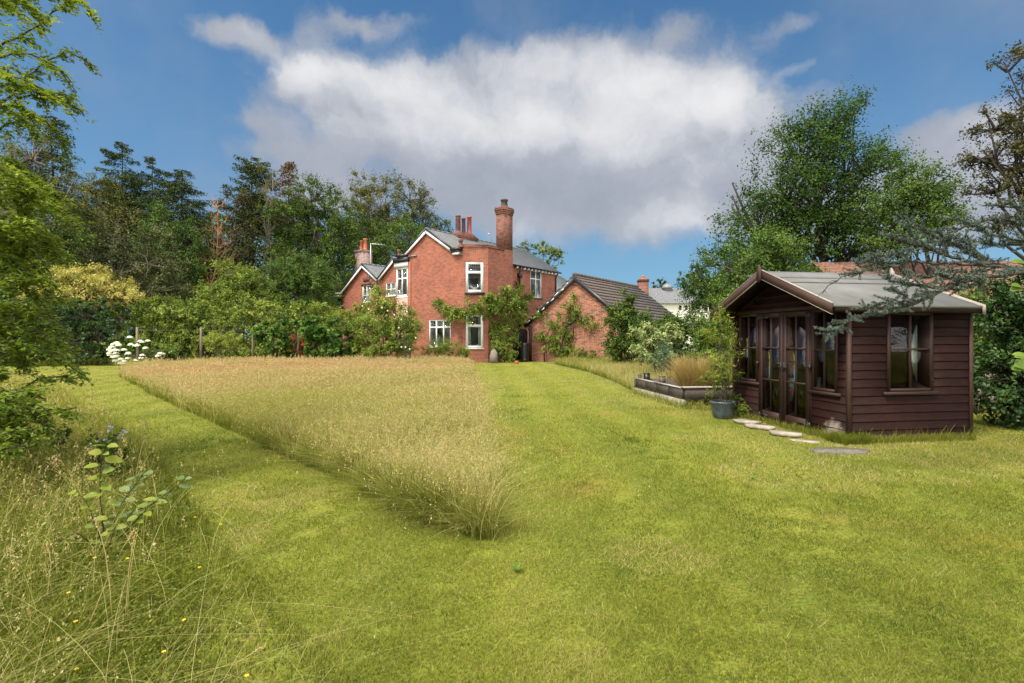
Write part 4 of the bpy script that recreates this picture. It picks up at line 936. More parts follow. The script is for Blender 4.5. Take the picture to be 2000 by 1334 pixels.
def build_outhouse():
    U = np.array([.798, -.602]); U /= np.linalg.norm(U); R = np.array([-U[1], U[0]]); da = 31.0; apex = np.array([.124 * da, da])
    O = thing('outhouse', 'old brick outhouse with black bargeboards and brown tiled roof, right of the house', 'outbuilding', (apex[0], apex[1], 0), math.atan2(U[1], U[0]))
    w, L, zr_, ze = 3.4, 9.1, 5.3, 2.62     # own frame: x along the gable, y back along the ridge
    sl = (zr_ - ze) / w; m = MB()
    wall(m, (-w, 0), (w, 0), -.3, ze - .06); m.poly([V3((-w, 0), ze - .06), V3((w, 0), ze - .06), V3((0, 0), zr_ - .12)])
    wall(m, (w, 0), (w, L), -.3, ze - .06); wall(m, (w, L), (-w, L), -.3, ze - .06); wall(m, (-w, L), (-w, 0), -.3, ze - .06); m.poly([V3((w, L), ze - .06), V3((-w, L), ze - .06), V3((0, L), zr_ - .12)])
    m.build('wall', 'brick_old', O)
    m = MB(); zl = ze - .3 * sl
    pitched(m, (w + .3, -.2, zl), (w + .3, L + .15, zl), (0, L + .15, zr_), (0, -.2, zr_), 13, .06, .045); pitched(m, (-w - .3, L + .15, zl), (-w - .3, -.2, zl), (0, -.2, zr_), (0, L + .15, zr_), 13, .06, .045)
    rf = m.build('roof', 'tile', O); m = MB()
    for i in range(20): m.tube([(0, -.2 + i * .473, zr_ + .03), (0, .25 + i * .473, zr_ + .03)], [.12, .11], 6)
    m.build('ridge_tiles', 'tile', rf)
    for sgn in (-1, 1):
        m = MB(); P0 = np.array([0, -.16, zr_ - .04]); P1 = np.array([sgn * (w + .32), -.16, zl - .04]); d = unit(P1 - P0); dn = np.array([d[2], 0, -d[0]]); dn = dn if dn[2] < 0 else -dn
        m.obox(P0, P1 - P0, dn * .24, (0, -.05, 0)); b = m.build('bargeboard', 'black', O)
        if sgn < 0:
            m = MB(); rng = np.random.default_rng(3)
            for i in range(9):      # white paint left in strips on the left board
                s = .12 + i * .095; q = P0 + (P1 - P0) * s + dn * (.05 + .09 * (i % 2)); m.obox(q + (0, -.055, 0), (P1 - P0) * rng.uniform(.03, .08), dn * .045, (0, -.006, 0))
            m.build('flaked_white_paint', 'white', b)
    m = MB(); m.tube([(-w - .36, -.25, zl - .05), (-w - .36, L, zl - .05)], .07, 8); m.build('gutter', 'black', O)
    m = MB(); m.tube([(-w - .3, -.1, zl - .08), (-w - .02, -.12, zl - .45), (-w - .02, -.12, 0)], .075, 8); m.build('drainpipe', 'pipe_red', O)
    m = MB(); m.tube([(-w + .17, -.1, zl - .1), (-w + .17, -.1, 0)], .06, 8); m.tube([(-w - .25, -.1, zl - .1), (-w + .17, -.1, zl - .12)], .05, 8); m.build('drainpipe', 'black', O)
    return O, apex, U, R
OUT, OAPEX, OU, OR = build_outhouse()
def ow(x, y): return OAPEX + OU * x + OR * y

# ------------------------------------------------------------------ summerhouse (own frame: u along the glazed front, s across the side)
DF = np.array([-.434, 2.75]); DF /= np.linalg.norm(DF); PR = np.array([DF[1], -DF[0]])
UL, SW, TOPZ, APZ = 2.784, 2.03, 1.94, 2.57
def shed_pt(u, s): return np.array(SHED_N) + DF * u + PR * s
def clad(mb, fr, Lw, z0, z1, pitch, openings=(), roofline=None, th=.02):
    """shiplap boards with a sloped face, cut round the openings"""
    p0, d, n = fr; z = z0
    while z < z1 - .01:
        zt = min(z + pitch, z1); a, b = 0.0, Lw
        if roofline: a, b = roofline(zt - .01)
        spans = [(a, b)]
        for u0, u1, v0, v1 in openings:
            if v0 < (z + zt) / 2 < v1: spans = [q for s_ in spans for q in ((s_[0], min(s_[1], u0)), (max(s_[0], u1), s_[1])) if q[1] - q[0] > .01]
        for u0, u1 in spans:
            pt = lambda u, v, k: V3(p0 + d * u + n * k, v)
            v = [pt(u0, z, -.012), pt(u1, z, -.012), pt(u1, z, th), pt(u0, z, th), pt(u0, zt - .022, th * .75), pt(u1, zt - .022, th * .75), pt(u1, zt - .002, .001), pt(u0, zt - .002, .001), pt(u0, zt, -.012), pt(u1, zt, -.012)]
            mb.add(v, [(0, 1, 2, 3)[::-1], (3, 2, 5, 4), (4, 5, 6, 7), (7, 6, 9, 8), (8, 9, 1, 0), (0, 3, 4, 7, 8), (1, 9, 6, 5, 2)])
        z = zt
def build_summerhouse():
    S = thing('summerhouse', 'small dark brown timber summerhouse with glazed doors and grey felt roof', 'summerhouse', (*SHED_N, 0), math.atan2(PR[1], PR[0]))
    # frame: x = s, y = u  (x axis along PR, y axis along DF)
    P = .1235; zb = .05
    def u_px(px):
        k = (px - CX) / F; o = np.array(SHED_N); return (o[0] - k * o[1]) / (k * DF[1] - DF[0])
    def s_px(px):
        k = (px - CX) / F; o = np.array(SHED_N); return (o[0] - k * o[1]) / (k * PR[1] - PR[0])
    fr_front = frame_of((0, UL), (0, 0)); A = lambda u: UL - u
    dr0, dr1 = u_px(1587), u_px(1484.5)                 # door opening
    rw0, rw1 = u_px(1638), u_px(1587.5); lw0, lw1 = u_px(1482), u_px(1446)
    zsill, zmid, ztop = .74, 1.32, 1.87
    opf = [(A(dr1), A(dr0), 0, 1.94), (A(rw1), A(rw0), zsill - .05, 1.94), (A(lw1), A(lw0), zsill - .05, 1.94)]
    m = MB(); clad(m, fr_front, UL, zb, TOPZ + .04, P, opf)
    rl = lambda z: (max(0, (z - TOPZ) / (APZ - TOPZ) * UL / 2), UL - max(0, (z - TOPZ) / (APZ - TOPZ) * UL / 2))
    clad(m, fr_front, UL, TOPZ + .04, APZ - .03, P, (), rl)
    fr_side = frame_of((0, 0), (SW, 0)); w0, w1 = s_px(1731), s_px(1819); wz0, wz1 = .72, 1.88
    clad(m, fr_side, SW, zb, TOPZ + .02, P, [(w0, w1, wz0, wz1)])
    fr_far = frame_of((SW, UL), (0, UL)); clad(m, fr_far, SW, zb, TOPZ + .02, P, [(SW - w1, SW - w0, wz0, wz1)])
    fr_back = frame_of((SW, 0), (SW, UL)); clad(m, fr_back, UL, zb, TOPZ + .04, P); clad(m, fr_back, UL, TOPZ + .04, APZ - .03, P, (), rl)
    for sx in (-.016, SW + .016): m.poly([(sx, .02, TOPZ), (sx, UL - .02, TOPZ), (sx, UL / 2, APZ - .01)][:: (1 if sx > 0 else -1)])
    m.build('wall', 'shed', S)
    m = MB(); m.box((-.02, -.0, .0), (SW, UL, .045)); 
    for a in (.2, .9, 1.6): m.box((a, -.015, -.05), (a + .07, UL + .01, -.002))
    m.build('floor', 'shed', S)
    m = MB()
    for (x, y) in ((-.032, -.032), (SW - .018, -.032), (-.032, UL - .018), (SW - .018, UL - .018)): m = MB(); m.box((x, y, .0), (x + .05, y + .05, TOPZ + .03)); m.build('corner_post', 'barge', S)
    m = MB(); m.box((.012, -.027, zb - .03), (SW - .02, -.022, zb + .045)); m.build('plinth_board', 'shed_trim', S); m = MB(); wbox(m, fr_front, A(lw1) - .05, A(rw0) + .05, 1.945, 2.0, .0, .045); m.build('trim_rail', 'shed_trim', S)
    # windows
    kw = dict(glass='glass', frame='shed_trim', sill='shed_trim', fw=.045, bar=.028, inset=-.03, sill_h=.05, sill_out=.05)
    window(S, fr_front, A(rw1), A(rw0), zsill - .05, 1.94, cols=2, rows=(.5,), label='right front window', **kw)
    window(S, fr_front, A(lw1), A(lw0), zsill - .05, 1.94, cols=2, rows=(.5,), label='left front window', **kw)
    window(S, fr_side, w0, w1, wz0, wz1, cols=2, rows=(.53,), label='large side window', **kw)
    window(S, fr_far, SW - w1, SW - w0, wz0, wz1, cols=2, rows=(.53,), label='window in the far side', **kw)
    # doors
    mid = (dr0 + dr1) / 2
    for (a, b, hinge) in ((dr1 - .03, mid + .006, 1), (mid - .006, dr0 + .03, -1)):
        u0, u1 = A(a), A(b); d = MB(); k0, k1 = .0, .04; st = .075; z0, z1 = .04, 1.93
        wbox(d, fr_front, u0, u0 + st, z0, z1, k0, k1); wbox(d, fr_front, u1 - st, u1, z0, z1, k0, k1)
        wbox(d, fr_front, u0 + st, u1 - st, z0, .21, k0, k1 - .003); wbox(d, fr_front, u0 + st, u1 - st, z1 - .08, z1, k0, k1 - .003)
        for r in (.765, 1.325): wbox(d, fr_front, u0 + st, u1 - st, r - .015, r + .015, k0, k1 - .003)
        wbox(d, fr_front, (u0 + u1) / 2 - .014, (u0 + u1) / 2 + .014, .21, z1 - .08, k0 + .003, k1 - .006)
        dd = d.build('door', 'shed_trim', S); g = MB(); wbox(g, fr_front, u0 + st * .6, u1 - st * .6, .19, z1 - .06, .015, .02); g.build('pane', 'glass', dd)
        for zz in (.13, 1.86):
            hg = MB(); ue = u0 if hinge > 0 else u1; wbox(hg, fr_front, min(ue, ue + hinge * .24), max(ue, ue + hinge * .24), zz - .012, zz + .012, k1, k1 + .006); wbox(hg, fr_front, ue - .03, ue + .03, zz - .04, zz + .04, k1, k1 + .008); hg.build('hinge', 'iron', dd)
        hd = MB(); uh = u1 - .035 if hinge > 0 else u0 + .035; wbox(hd, fr_front, uh - .018, uh + .018, .93, 1.09, k1, k1 + .008); wbox(hd, fr_front, uh - .01, uh + (.09 if hinge < 0 else .01), 1.0, 1.02, k1 + .008, k1 + .04); hd.build('handle', 'iron', dd)
        ce = MB(); ue = u0 if hinge > 0 else u1; wbox(ce, fr_front, ue - .02 - .03 * hinge, ue + .02 - .03 * hinge, 1.0, 1.08, k1, k1 + .03); ce.build('cabin_hook', 'iron', dd)
    f = MB()
    for u in (A(dr1), A(dr0) - .028): f = MB(); wbox(f, fr_front, u, u + .028, .03, 1.945, -.03, .03); f.build('door_jamb', 'shed_trim', S)
    # roof: eave along u=-.15 and u=UL+.15; ridge at u=UL/2; runs from s=-.416 to SW+.04
    s0, s1, e, zE, zA = -.41, SW + .05, .155, 1.96, 2.62; c = UL / 2
    r = MB(); r.slab([(s0, -e, zE), (s1, -e, zE), (s1, c, zA), (s0, c, zA)], .035); r.slab([(s1, UL + e, zE), (s0, UL + e, zE), (s0, c, zA), (s1, c, zA)], .035)
    rf = r.build('roof', 'felt', S)
    r = MB(); k = (zA - zE) / (c + e)
    for sgn, cc in ((1, 0), (-1, 0)):
        uu = lambda q: (c - sgn * q)
        r.slab([(s0 - .002, uu(.34), zA - .34 * k + .004), (s1 + .002, uu(.34), zA - .34 * k + .004), (s1 + .002, uu(0), zA + .006), (s0 - .002, uu(0), zA + .006)][:: (1 if sgn > 0 else -1)], .004)
        r.slab([(s0 - .002, uu(.58), zA - .58 * k + .0025), (s1 + .002, uu(.58), zA - .58 * k + .0025), (s1 + .002, uu(.3), zA - .3 * k + .0045), (s0 - .002, uu(.3), zA - .3 * k + .0045)][:: (1 if sgn > 0 else -1)], .0025)
    r.build('felt_lap', 'felt', rf)
    r = MB()
    for q in (.345, .585): r.slab([(s0, c - q, zA - q * k + .010), (s1, c - q, zA - q * k + .010), (s1, c - q + .012, zA - (q - .012) * k + .010), (s0, c - q + .012, zA - (q - .012) * k + .010)], .008)
    r.build('felt_joint', 'felt_dark', rf)
    r = MB(); r.box((s0 + .05, -e + .01, zE - .10), (s1 - .0, -e + .035, zE - .037)); r.build('fascia', 'shed', S); r = MB(); r.box((s0 + .05, UL + e - .035, zE - .10), (s1, UL + e - .01, zE - .037)); r.build('fascia', 'shed', S)
    r = MB(); zs = zE + .02       # the underside lining of the front overhang
    r.slab([(s0 + .02, -e + .03, zE - .04), (.0, -e + .03, zE - .04), (.0, c, zA - .04), (s0 + .02, c, zA - .04)], .012); r.slab([(.0, UL + e - .03, zE - .04), (s0 + .02, UL + e - .03, zE - .04), (s0 + .02, c, zA - .04), (.0, c, zA - .04)], .012); r.build('soffit', 'shed', rf)
    for s_, name in ((s0, 'front'), (s1, 'back')):
        for sg in (-1, 1):
            m = MB(); ue = -e - .02 if sg < 0 else UL + e + .02; Q0, Q1 = np.array([s_, c, zA + .03]), np.array([s_, ue, zE + .03 - .02 * k]); dx = (-.022, 0, 0) if s_ < 0 else (.022, 0, 0)
            m.obox(Q0, Q1 - Q0, (0, 0, -.145), dx); m.build('bargeboard', 'barge' if s_ < 0 else 'bare_wood', S)
            m = MB()
            if s_ < 0: m.obox(Q0 + (-.024, 0, .001), Q1 - Q0, (0, 0, .007), (.05, 0, 0)); m.build('bare_edge', 'bare_wood', rf); m = MB(); m.obox(Q0 + (-.025, 0, -.148), Q1 - Q0, (0, 0, -.006), (.03, 0, 0)); m.build('bare_edge', 'bare_wood', rf)
        m = MB(); x0 = s_ - .045 if s_ < 0 else s_ + .023; x1 = x0 + .022
        pts = [(c - .055, zA - .14), (c, zA - .19), (c + .055, zA - .14), (c + .055, zA + .03), (c + .03, zA + .07), (c, zA + .115), (c - .03, zA + .07), (c - .055, zA + .03)]
        fA = [(x0, a, b) for a, b in pts]; fB = [(x1, a, b) for a, b in pts]; n = len(pts)
        m.add(fA + fB, [tuple(range(n))[::-1], tuple(range(n, 2 * n))] + [(i, (i + 1) % n, n + (i + 1) % n, n + i) for i in range(n)]); m.build('finial', 'barge' if s_ < 0 else 'bare_wood', S)
    # curtains
    m = MB()
    for (ua, ub, za, zb_) in ((.16, .36, 1.22, 1.92), (.40, .58, 1.26, 1.92)):
        n = 12; us = np.linspace(ua, ub, n); pts = [(.10 + .02 * math.sin(i * 1.7), u, z) for z in (za, zb_) for i, u in enumerate(us)]; m.add(pts, [(i, i + 1, n + i + 1, n + i) for i in range(n - 1)])
    m.build('curtain', 'cloth_white', S)
    m = MB(); n = 26; xs = np.linspace(w0 + .3, w0 + .62, n); pts = [(x, .09 + .025 * math.sin(i * 1.6), z) for z in (.7, 1.9) for i, x in enumerate(xs)]; m.add(pts, [(i, i + 1, n + i + 1, n + i) for i in range(n - 1)]); m.build('curtain', 'curtain', S)
    rot = math.atan2(PR[1], PR[0])
    # table with the printed cloth
    q = shed_pt(1.62, .90); T = thing('table', 'small square wooden table inside the summerhouse, under a flowery cloth', 'table', (*q, .046), rot)
    m = MB(); m.box((-.36, -.40, .68), (.36, .40, .71)); m.build('table_top', 'post', T)
    for x in (-.3, .26):
        for y in (-.34, .30): m = MB(); m.box((x, y, 0), (x + .04, y + .04, .68)); m.build('leg', 'post', T)
    m = MB(); n = 40; ring = []
    for zi, (zz, gr) in enumerate(((.719, .37), (.716, .385), (.55, .40), (.42, .42), (.33, .43))):
        for i in range(n):
            a = i / n * 2 * math.pi; cx_, sx_ = math.cos(a), math.sin(a); kq = 1 / max(abs(cx_), abs(sx_)); wv = 1 + .04 * math.sin(a * 8 + zi) * (zi > 1)
            dz = -.06 * (abs(math.sin(2 * a)) ** 3) * (zi > 2); ring.append((cx_ * kq * gr * wv, sx_ * kq * (gr + .045) * wv, zz + dz))
    fs = [tuple(range(n))]
    for r_ in range(4): fs += [(r_ * n + i, r_ * n + (i + 1) % n, (r_ + 1) * n + (i + 1) % n, (r_ + 1) * n + i)[::-1] for i in range(n)]
    m.add(ring, fs); o = m.build('tablecloth', 'print', None, loc=(*q, .046), rot=(0, 0, rot)); tag(o, 'colourful flower printed cloth hanging over the table in the summerhouse', 'tablecloth')
    o = MB(); o.add([(-.375, .24, .71), (-.375, .42, .71), (-.40, .44, .32), (-.40, .32, .20), (-.39, .25, .34)], [(0, 1, 2, 3, 4)]); o.add([(-.38, .24, .71), (-.38, .42, .71), (-.405, .44, .32), (-.405, .32, .20), (-.395, .25, .34)], [(4, 3, 2, 1, 0)])
    tag(o.build('napkin', 'cloth_white', None, loc=(*q, .046), rot=(0, 0, rot)), 'plain white cloth hanging from the table edge in the summerhouse', 'cloth')
    # hoop backed chair
    q = shed_pt(2.32, .58); Ch = thing('hoop_back_chair', 'bentwood chair with a round hoop back inside the summerhouse', 'chair', (*q, .046), rot + .2)
    m = MB(); m.lathe([(.001, .44), (.2, .44), (.21, .455), (.2, .47), (.001, .47)], 20); m.build('seat', 'bare_wood', Ch)
    for a in (.6, 2.5, 3.8, 5.6): m = MB(); m.tube([(math.cos(a) * .16, math.sin(a) * .16, .44), (math.cos(a) * .21, math.sin(a) * .21, 0)], .015, 7); m.build('leg', 'bare_wood', Ch)
    m = MB(); a = np.linspace(-.35, math.pi + .35, 20); m.tube(np.stack([np.full(20, .2) + .03, np.cos(a) * .235, .76 + np.sin(a) * .27], -1), .014, 7)
    m.tube([(.2, .21, .66), (.2, .18, .46)], .013, 6); m.tube([(.2, -.21, .66), (.2, -.18, .46)], .013, 6); m.build('hoop_back', 'bare_wood', Ch)
    m = MB(); m.tube([(.2, -.0, .46), (.22, 0, 1.02)], .011, 6); m.build('back_spindle', 'bare_wood', Ch)
build_summerhouse()
# ------------------------------------------------------------------ things standing about
def build_props():
    rng = np.random.default_rng(11)
    # raised bed of old sleepers
    a, b = np.array(G(1331, 794)), np.array(G(1238, 766)); dl = unit(b - a); pr = np.array([-dl[1], dl[0]]) * -1
    wid, lng = 2.3, np.linalg.norm(b - a)
    R = thing('raised_bed', 'weathered sleeper raised bed with white capped edges beside the lawn', 'raised bed', (*a, 0), math.atan2(dl[1], dl[0]))
    # own frame: x along the lawn side, -y away from the lawn
    sgn = -1 if np.cross(dl, pr) < 0 else 1; m = MB(); y = lambda v: v * sgn
    def bx(m, x0, x1, y0, y1, z0, z1): m.box((x0, min(y(y0), y(y1)), z0), (x1, max(y(y0), y(y1)), z1))
    segs = np.linspace(.11, lng, 5)
    for i in range(4): m = MB(); bx(m, segs[i] + .006, segs[i + 1] - .006, .05, .14, .145, .38); m.build('side_board', 'sleeper', R)
    m = MB(); bx(m, 0, lng * .52, .0, .12, -.02, .14); bx(m, lng * .54, lng + .05, .0, .12, -.02, .13); m.build('base_board', 'sleeper_pale', R)
    m = MB(); bx(m, -.02, .09, .09, wid, .14, .40); m.build('end_board', 'sleeper', R); m = MB(); bx(m, lng - .0, lng + .1, .05, wid, .0, .36); m.build('end_board', 'sleeper', R)
    m = MB(); bx(m, .1, lng, wid - .1, wid, .0, .40); m.build('side_board', 'sleeper', R)
    m = MB(); bx(m, -.04, .12, .04, wid, .402, .43); bx(m, .125, lng * .55, .035, .16, .382, .40); bx(m, lng * .6, lng + .1, .04, .17, .375, .39); bx(m, lng * .3, lng, wid - .12, wid + .01, .402, .42); m.build('capping_board', 'sleeper_pale', R)
    for x in (.0, lng * .25, lng * .5, lng * .98): m = MB(); bx(m, x, x + .08, .135, .2, .0, .41 if x < lng * .9 else .50); m.build('stake', 'sleeper', R)
    m = MB(); bx(m, .1, lng, .14, wid - .1, .0, .27); m.build('soil', 'soil', R)
    for i, s in enumerate((.0, .28)):
        q = a + dl * (lng - .05 - s * 1.4) + pr * (.35 + s); p = thing('plant_pot', ['tall black square plastic plant pot at the far corner of the raised bed', 'short brown square plastic plant pot at the far corner of the raised bed'][i], 'plant pot', (*q, .27), .4, 'little pots on the raised bed')
        m = MB(); h = .24 - .05 * i; m.box((-.06, -.06, 0), (.06, .06, h)); m.build('pot_body', 'barrel' if i == 0 else 'post', p); m = MB(); m.box((-.068, -.068, h), (.068, .068, h + .02)); m.build('pot_rim', 'barrel' if i == 0 else 'post', p)
    # glazed pot with the bamboo-like shrub
    q = G(1411, 817); P = thing('glazed_pot', 'round blue grey glazed plant pot at the left corner of the summerhouse', 'plant pot', (*q, 0))
    m = MB(); m.lathe([(.001, .0), (.15, 0), (.165, .03), (.20, .16), (.212, .27), (.225, .285), (.232, .31), (.222, .325), (.2, .32), (.19, .26)], 28); m.build('pot_body', 'pot_glaze', P, smooth=True)
    m = MB(); m.lathe([(.001, .275), (.192, .27)], 20); m.build('soil', 'soil', P)
    # paving
    for i, (x0, x1, y0, y1) in enumerate(((1438, 1484, 824, 833), (1464, 1506, 834, 843), (1505, 1558, 847, 856), (1550, 1594, 858, 866))):
        c = np.array(G((x0 + x1) / 2, (y0 + y1) / 2)); dx = (x1 - x0) / F * c[1] * .47; dy = max(.13, (G(x0, y0)[1] - G(x0, y1)[1]) * .5)
        n = 11; an = np.sort(rng.uniform(0, 6.28, n)); pt = [(math.cos(t) * dx * .9 * rng.uniform(.85, 1.05) + math.sin(t) * -.12, math.sin(t) * dy * rng.uniform(.85, 1.05)) for t in an]
        m = MB(); m.slab([(x, y_, .014) for x, y_ in pt], .05)
        tag(m.build('paving_stone', 'stone', None, loc=(*c, 0)), ['pale irregular paving stone by the plant pot, farthest along the summerhouse', 'wide pale paving stone before the left summerhouse door', 'long pale paving stone before the right summerhouse door', 'nearest pale paving stone under the right window of the summerhouse'][i], 'paving stone', 'paving stones before the summerhouse')
    c = G(1640, 882); m = MB(); n = 26; m.slab([(math.cos(i / n * 6.283) * .37 * (1 + .06 * math.sin(i * 2.3)), math.sin(i / n * 6.283) * .17 * (1 + .05 * math.sin(i * 1.7)), .022) for i in range(n)], .04)
    tag(m.build('stepping_stone', 'rock', None, loc=(*c, 0)), 'flat gritty dark stepping stone sunk in the lawn by the near summerhouse corner', 'stepping stone')
    # by the house door
    q = C0 + E1 * .98 + E2 * -1.42; m = MB(); m.slab([(-.32, 0, 0), (.36, 0, 0), (.30, .16, .72), (.08, .25, 1.0), (-.2, .22, .88), (-.33, .1, .5)], .07)
    so = m.build('stone_slab', 'slab', None, loc=(X(964, 30.3), 30.3, .0)); so.scale = (.72, 1, .85); tag(so, 'weathered stone slab leaning against the corner of the house', 'stone slab')
    d = 32.2; W = thing('water_butt', 'black ribbed plastic water butt between the house and the outhouse', 'water butt', (X(1024.5, d), d, 0))
    pr_ = [(.001, 0), (.25, 0), (.26, .03)]
    for i in range(9): z = .06 + i * .115; pr_ += [(.27, z), (.285, z + .03), (.27, z + .08)]
    m = MB(); m.lathe(pr_ + [(.27, 1.1), (.25, 1.13)], 24); m.build('barrel', 'barrel', W, smooth=True)
    m = MB(); m.lathe([(.29, 1.10), (.295, 1.15), (.2, 1.19), (.001, 1.2)], 24); m.build('lid', 'barrel', W); m = MB(); m.tube([(0, -.27, .18), (0, -.36, .18), (0, -.37, .12)], .02, 8); m.build('tap', 'metal', W)
    g0, g1 = np.array([X(994, 34.2), 34.2]), np.array([X(1036, 33.6), 33.6]); L = np.linalg.norm(g1 - g0); GT = thing('boarded_gate', 'tall black boarded gate in the gap between the house and the outhouse', 'gate', (*g0, 0), math.atan2(*(g1 - g0)[::-1]))
    for i in range(11): m = MB(); m.box((i * L / 11 + .004, 0, .05), ((i + 1) * L / 11 - .004, .025, 2.1)); m.build('board', 'fence_black', GT)
    for z in (.35, 1.75): m = MB(); m.box((0, .026, z), (L, .07, z + .1)); m.build('rail', 'fence_black', GT)
    for x in (-.1, L): m = MB(); m.box((x, -.03, 0), (x + .1, .08, 2.2)); m.build('gate_post', 'fence_black', GT)
    d = G(1010, 709)[1]; m = MB(); an = np.linspace(0, math.pi, 9); m.lathe([(max(.001, .17 * math.sin(t)), .13 - .13 * math.cos(t)) for t in an], 16); tag(m.build('red_ball', 'ball', None, smooth=True, loc=(X(1009, 30.0), 30.0, -.02)), 'small flattened red ball on the far edge of the lawn by the gate', 'ball').scale = (.75, .75, .7)
    # wire fence round the garden bed
    FW = thing('wire_fence', 'round post and wire fence in front of the garden bed, left of the house', 'fence', (X(269, 24.2), 24.2, 0)); o = np.array([X(269, 24.2), 24.2]); prev = None
    tops = []
    for px, d, h in ((269, 24.2, 2.02), (392, 26.8, 2.03), (494, 28.2, 2.03), (582, 29.3, 1.9)):
        p = np.array([X(px, d), d]) - o; lean = rng.normal() * .02; m = MB(); m.tube([(p[0], p[1], -.1), (p[0] + lean, p[1], h)], [.062, .055], 8); m.build('fence_post', 'post', FW); tops.append((p[0], p[1], h))
    for zf, r_ in ((.93, .010), (.45, .006), (.12, .006)):
        m = MB()
        for i in range(3):
            A_, B_ = np.array(tops[i]), np.array(tops[i + 1]); A_, B_ = A_ * (1, 1, zf), B_ * (1, 1, zf); mid = (A_ + B_) / 2 - (0, 0, .03); m.tube([A_, mid, B_], r_, 5)
        m.build('fence_wire', 'post', FW)
    # bamboo canes by the shrubbery
    for i, (px, d, t) in enumerate(((1388, 15.0, .03), (1394, 15.0, -.16))):
        m = MB(); m.tube([(0, 0, 0), (-t * 2.3, 0, 2.4)], .016, 6); tag(m.build('garden_cane', 'bare_wood', None, loc=(X(px + (8 if i else 0), d), d, 0)), ['upright bamboo cane behind the roof edge of the summerhouse', 'slanting bamboo cane beside the upright one by the summerhouse'][i], 'cane', 'bamboo canes in the shrubbery')
    # white building beyond, with slate roof, and its neighbours
    D = 56; Bd = thing('white_building', 'long white building with slate roof and round turret, far behind the outhouse', 'building', (X(1262, D), D, 0))
    x0, x1 = 0, X(1470, D) - X(1262, D); m = MB(); wins = [(X(p, D) - X(1262, D), X(p + 5, D) - X(1262, D), Z(606, D), Z(601, D) + .25) for p in (1326, 1338, 1352)]
    wall(m, (x0, 0), (x1, 0), -.3, Z(591, D), wins); wall(m, (x1, 0), (x1, 8), -.3, Z(591, D)); wall(m, (x1, 8), (x0, 8), -.3, Z(591, D)); wall(m, (x0, 8), (x0, 0), -.3, Z(591, D))
    m.build('wall', 'render', Bd)
    for u0, u1, v0, v1 in wins: window(Bd, frame_of((x0, 0), (x1, 0)), u0, u1, v0, v1, fw=.04, inset=.05, sill=None, frame='black')
    m = MB(); ze, zr_ = Z(592, D) - .05, Z(563, D) + .4; pitched(m, (x0 - .2, -.35, ze), (x1, -.35, ze), (x1, 4, zr_), (x0 - .2, 4, zr_), 16, .02, .03); pitched(m, (x1, 8.3, ze), (x0 - .2, 8.3, ze), (x0 - .2, 4, zr_), (x1, 4, zr_), 16, .02, .03); m.build('roof', 'slate', Bd)
    m = MB(); tx = X(1300, D + 4) - X(1262, D); zt = Z(556, D + 4); m.lathe([(.5, zt - 1.3), (.5, zt - .55), (.62, zt - .5), (.66, zt - .42), (.5, zt - .15), (.2, zt), (.06, zt + .05), (.03, zt + .4)], 14, (tx, 3.4, 0)); m.build('roof_turret', 'lead', Bd)
    # brick chimney just behind the outhouse
    D = 41; zt = Z(543, D); hw = 9 * D / F; Bc = thing('brick_cottage', 'low brick cottage with a square chimney, just behind the outhouse', 'cottage', (X(1262, D), D, 0))
    m = MB(); m.box((-5, .0, -.2), (1, 5, 3.0)); m.build('wall', 'brick_old', Bc); m = MB(); pitched(m, (-5.2, -.2, 2.95), (1.2, -.2, 2.95), (1.2, 2.5, 4.3), (-5.2, 2.5, 4.3), 8); pitched(m, (1.2, 5.2, 2.95), (-5.2, 5.2, 2.95), (-5.2, 2.5, 4.3), (1.2, 2.5, 4.3), 8); m.build('roof', 'slate', Bc)
    c = chimney_stack(Bc, (-hw, .6), (hw, 1.3), 2.5, zt, 'brick_dark', .15, steps=3); chimney_pot(c, 0, .95, zt - .02, .32, .14, 'pot_red')
    # neighbour's long building with clay tiles, behind the summerhouse
    D = 15.5; x0, x1 = X(1690, D), X(2140, D); Nb = thing('tiled_barn', 'low building with a broad terracotta tiled roof behind the summerhouse', 'outbuilding', (x0, D, 0), -.05)
    m = MB(); wall(m, (0, 0), (x1 - x0, 0), -.2, 2.35); wall(m, (x1 - x0, 0), (x1 - x0, 5), -.2, 2.35); wall(m, (x1 - x0, 5), (0, 5), -.2, 2.35); wall(m, (0, 5), (0, 0), -.2, 2.35); m.build('wall', 'brick_old', Nb)
    m = MB(); zr_ = Z(512, D + 2.6); pitched(m, (-.2, -.3, 2.3), (x1 - x0 + .2, -.3, 2.3), (x1 - x0 + .2, 2.6, zr_), (-.2, 2.6, zr_), 26, .012, .02); pitched(m, (x1 - x0 + .2, 5.3, 2.3), (-.2, 5.3, 2.3), (-.2, 2.6, zr_), (x1 - x0 + .2, 2.6, zr_), 26, .012, .02); m.build('roof', 'clay_tile', Nb)
    D = 11.8; Sw = MB()
    for r_ in range(7):
        x = X(1862, D) + (r_ % 2) * .2
        while x < X(2100, D): w_ = rng.uniform(.3, .5); Sw.box((x, D + rng.uniform(0, .02), r_ * .17), (x + w_ - .014, D + .3, r_ * .17 + .158)); x += w_
    tag(Sw.build('stone_wall', 'slab', None), 'low wall of grey stone blocks behind the summerhouse and the beech hedge', 'wall')
build_props()

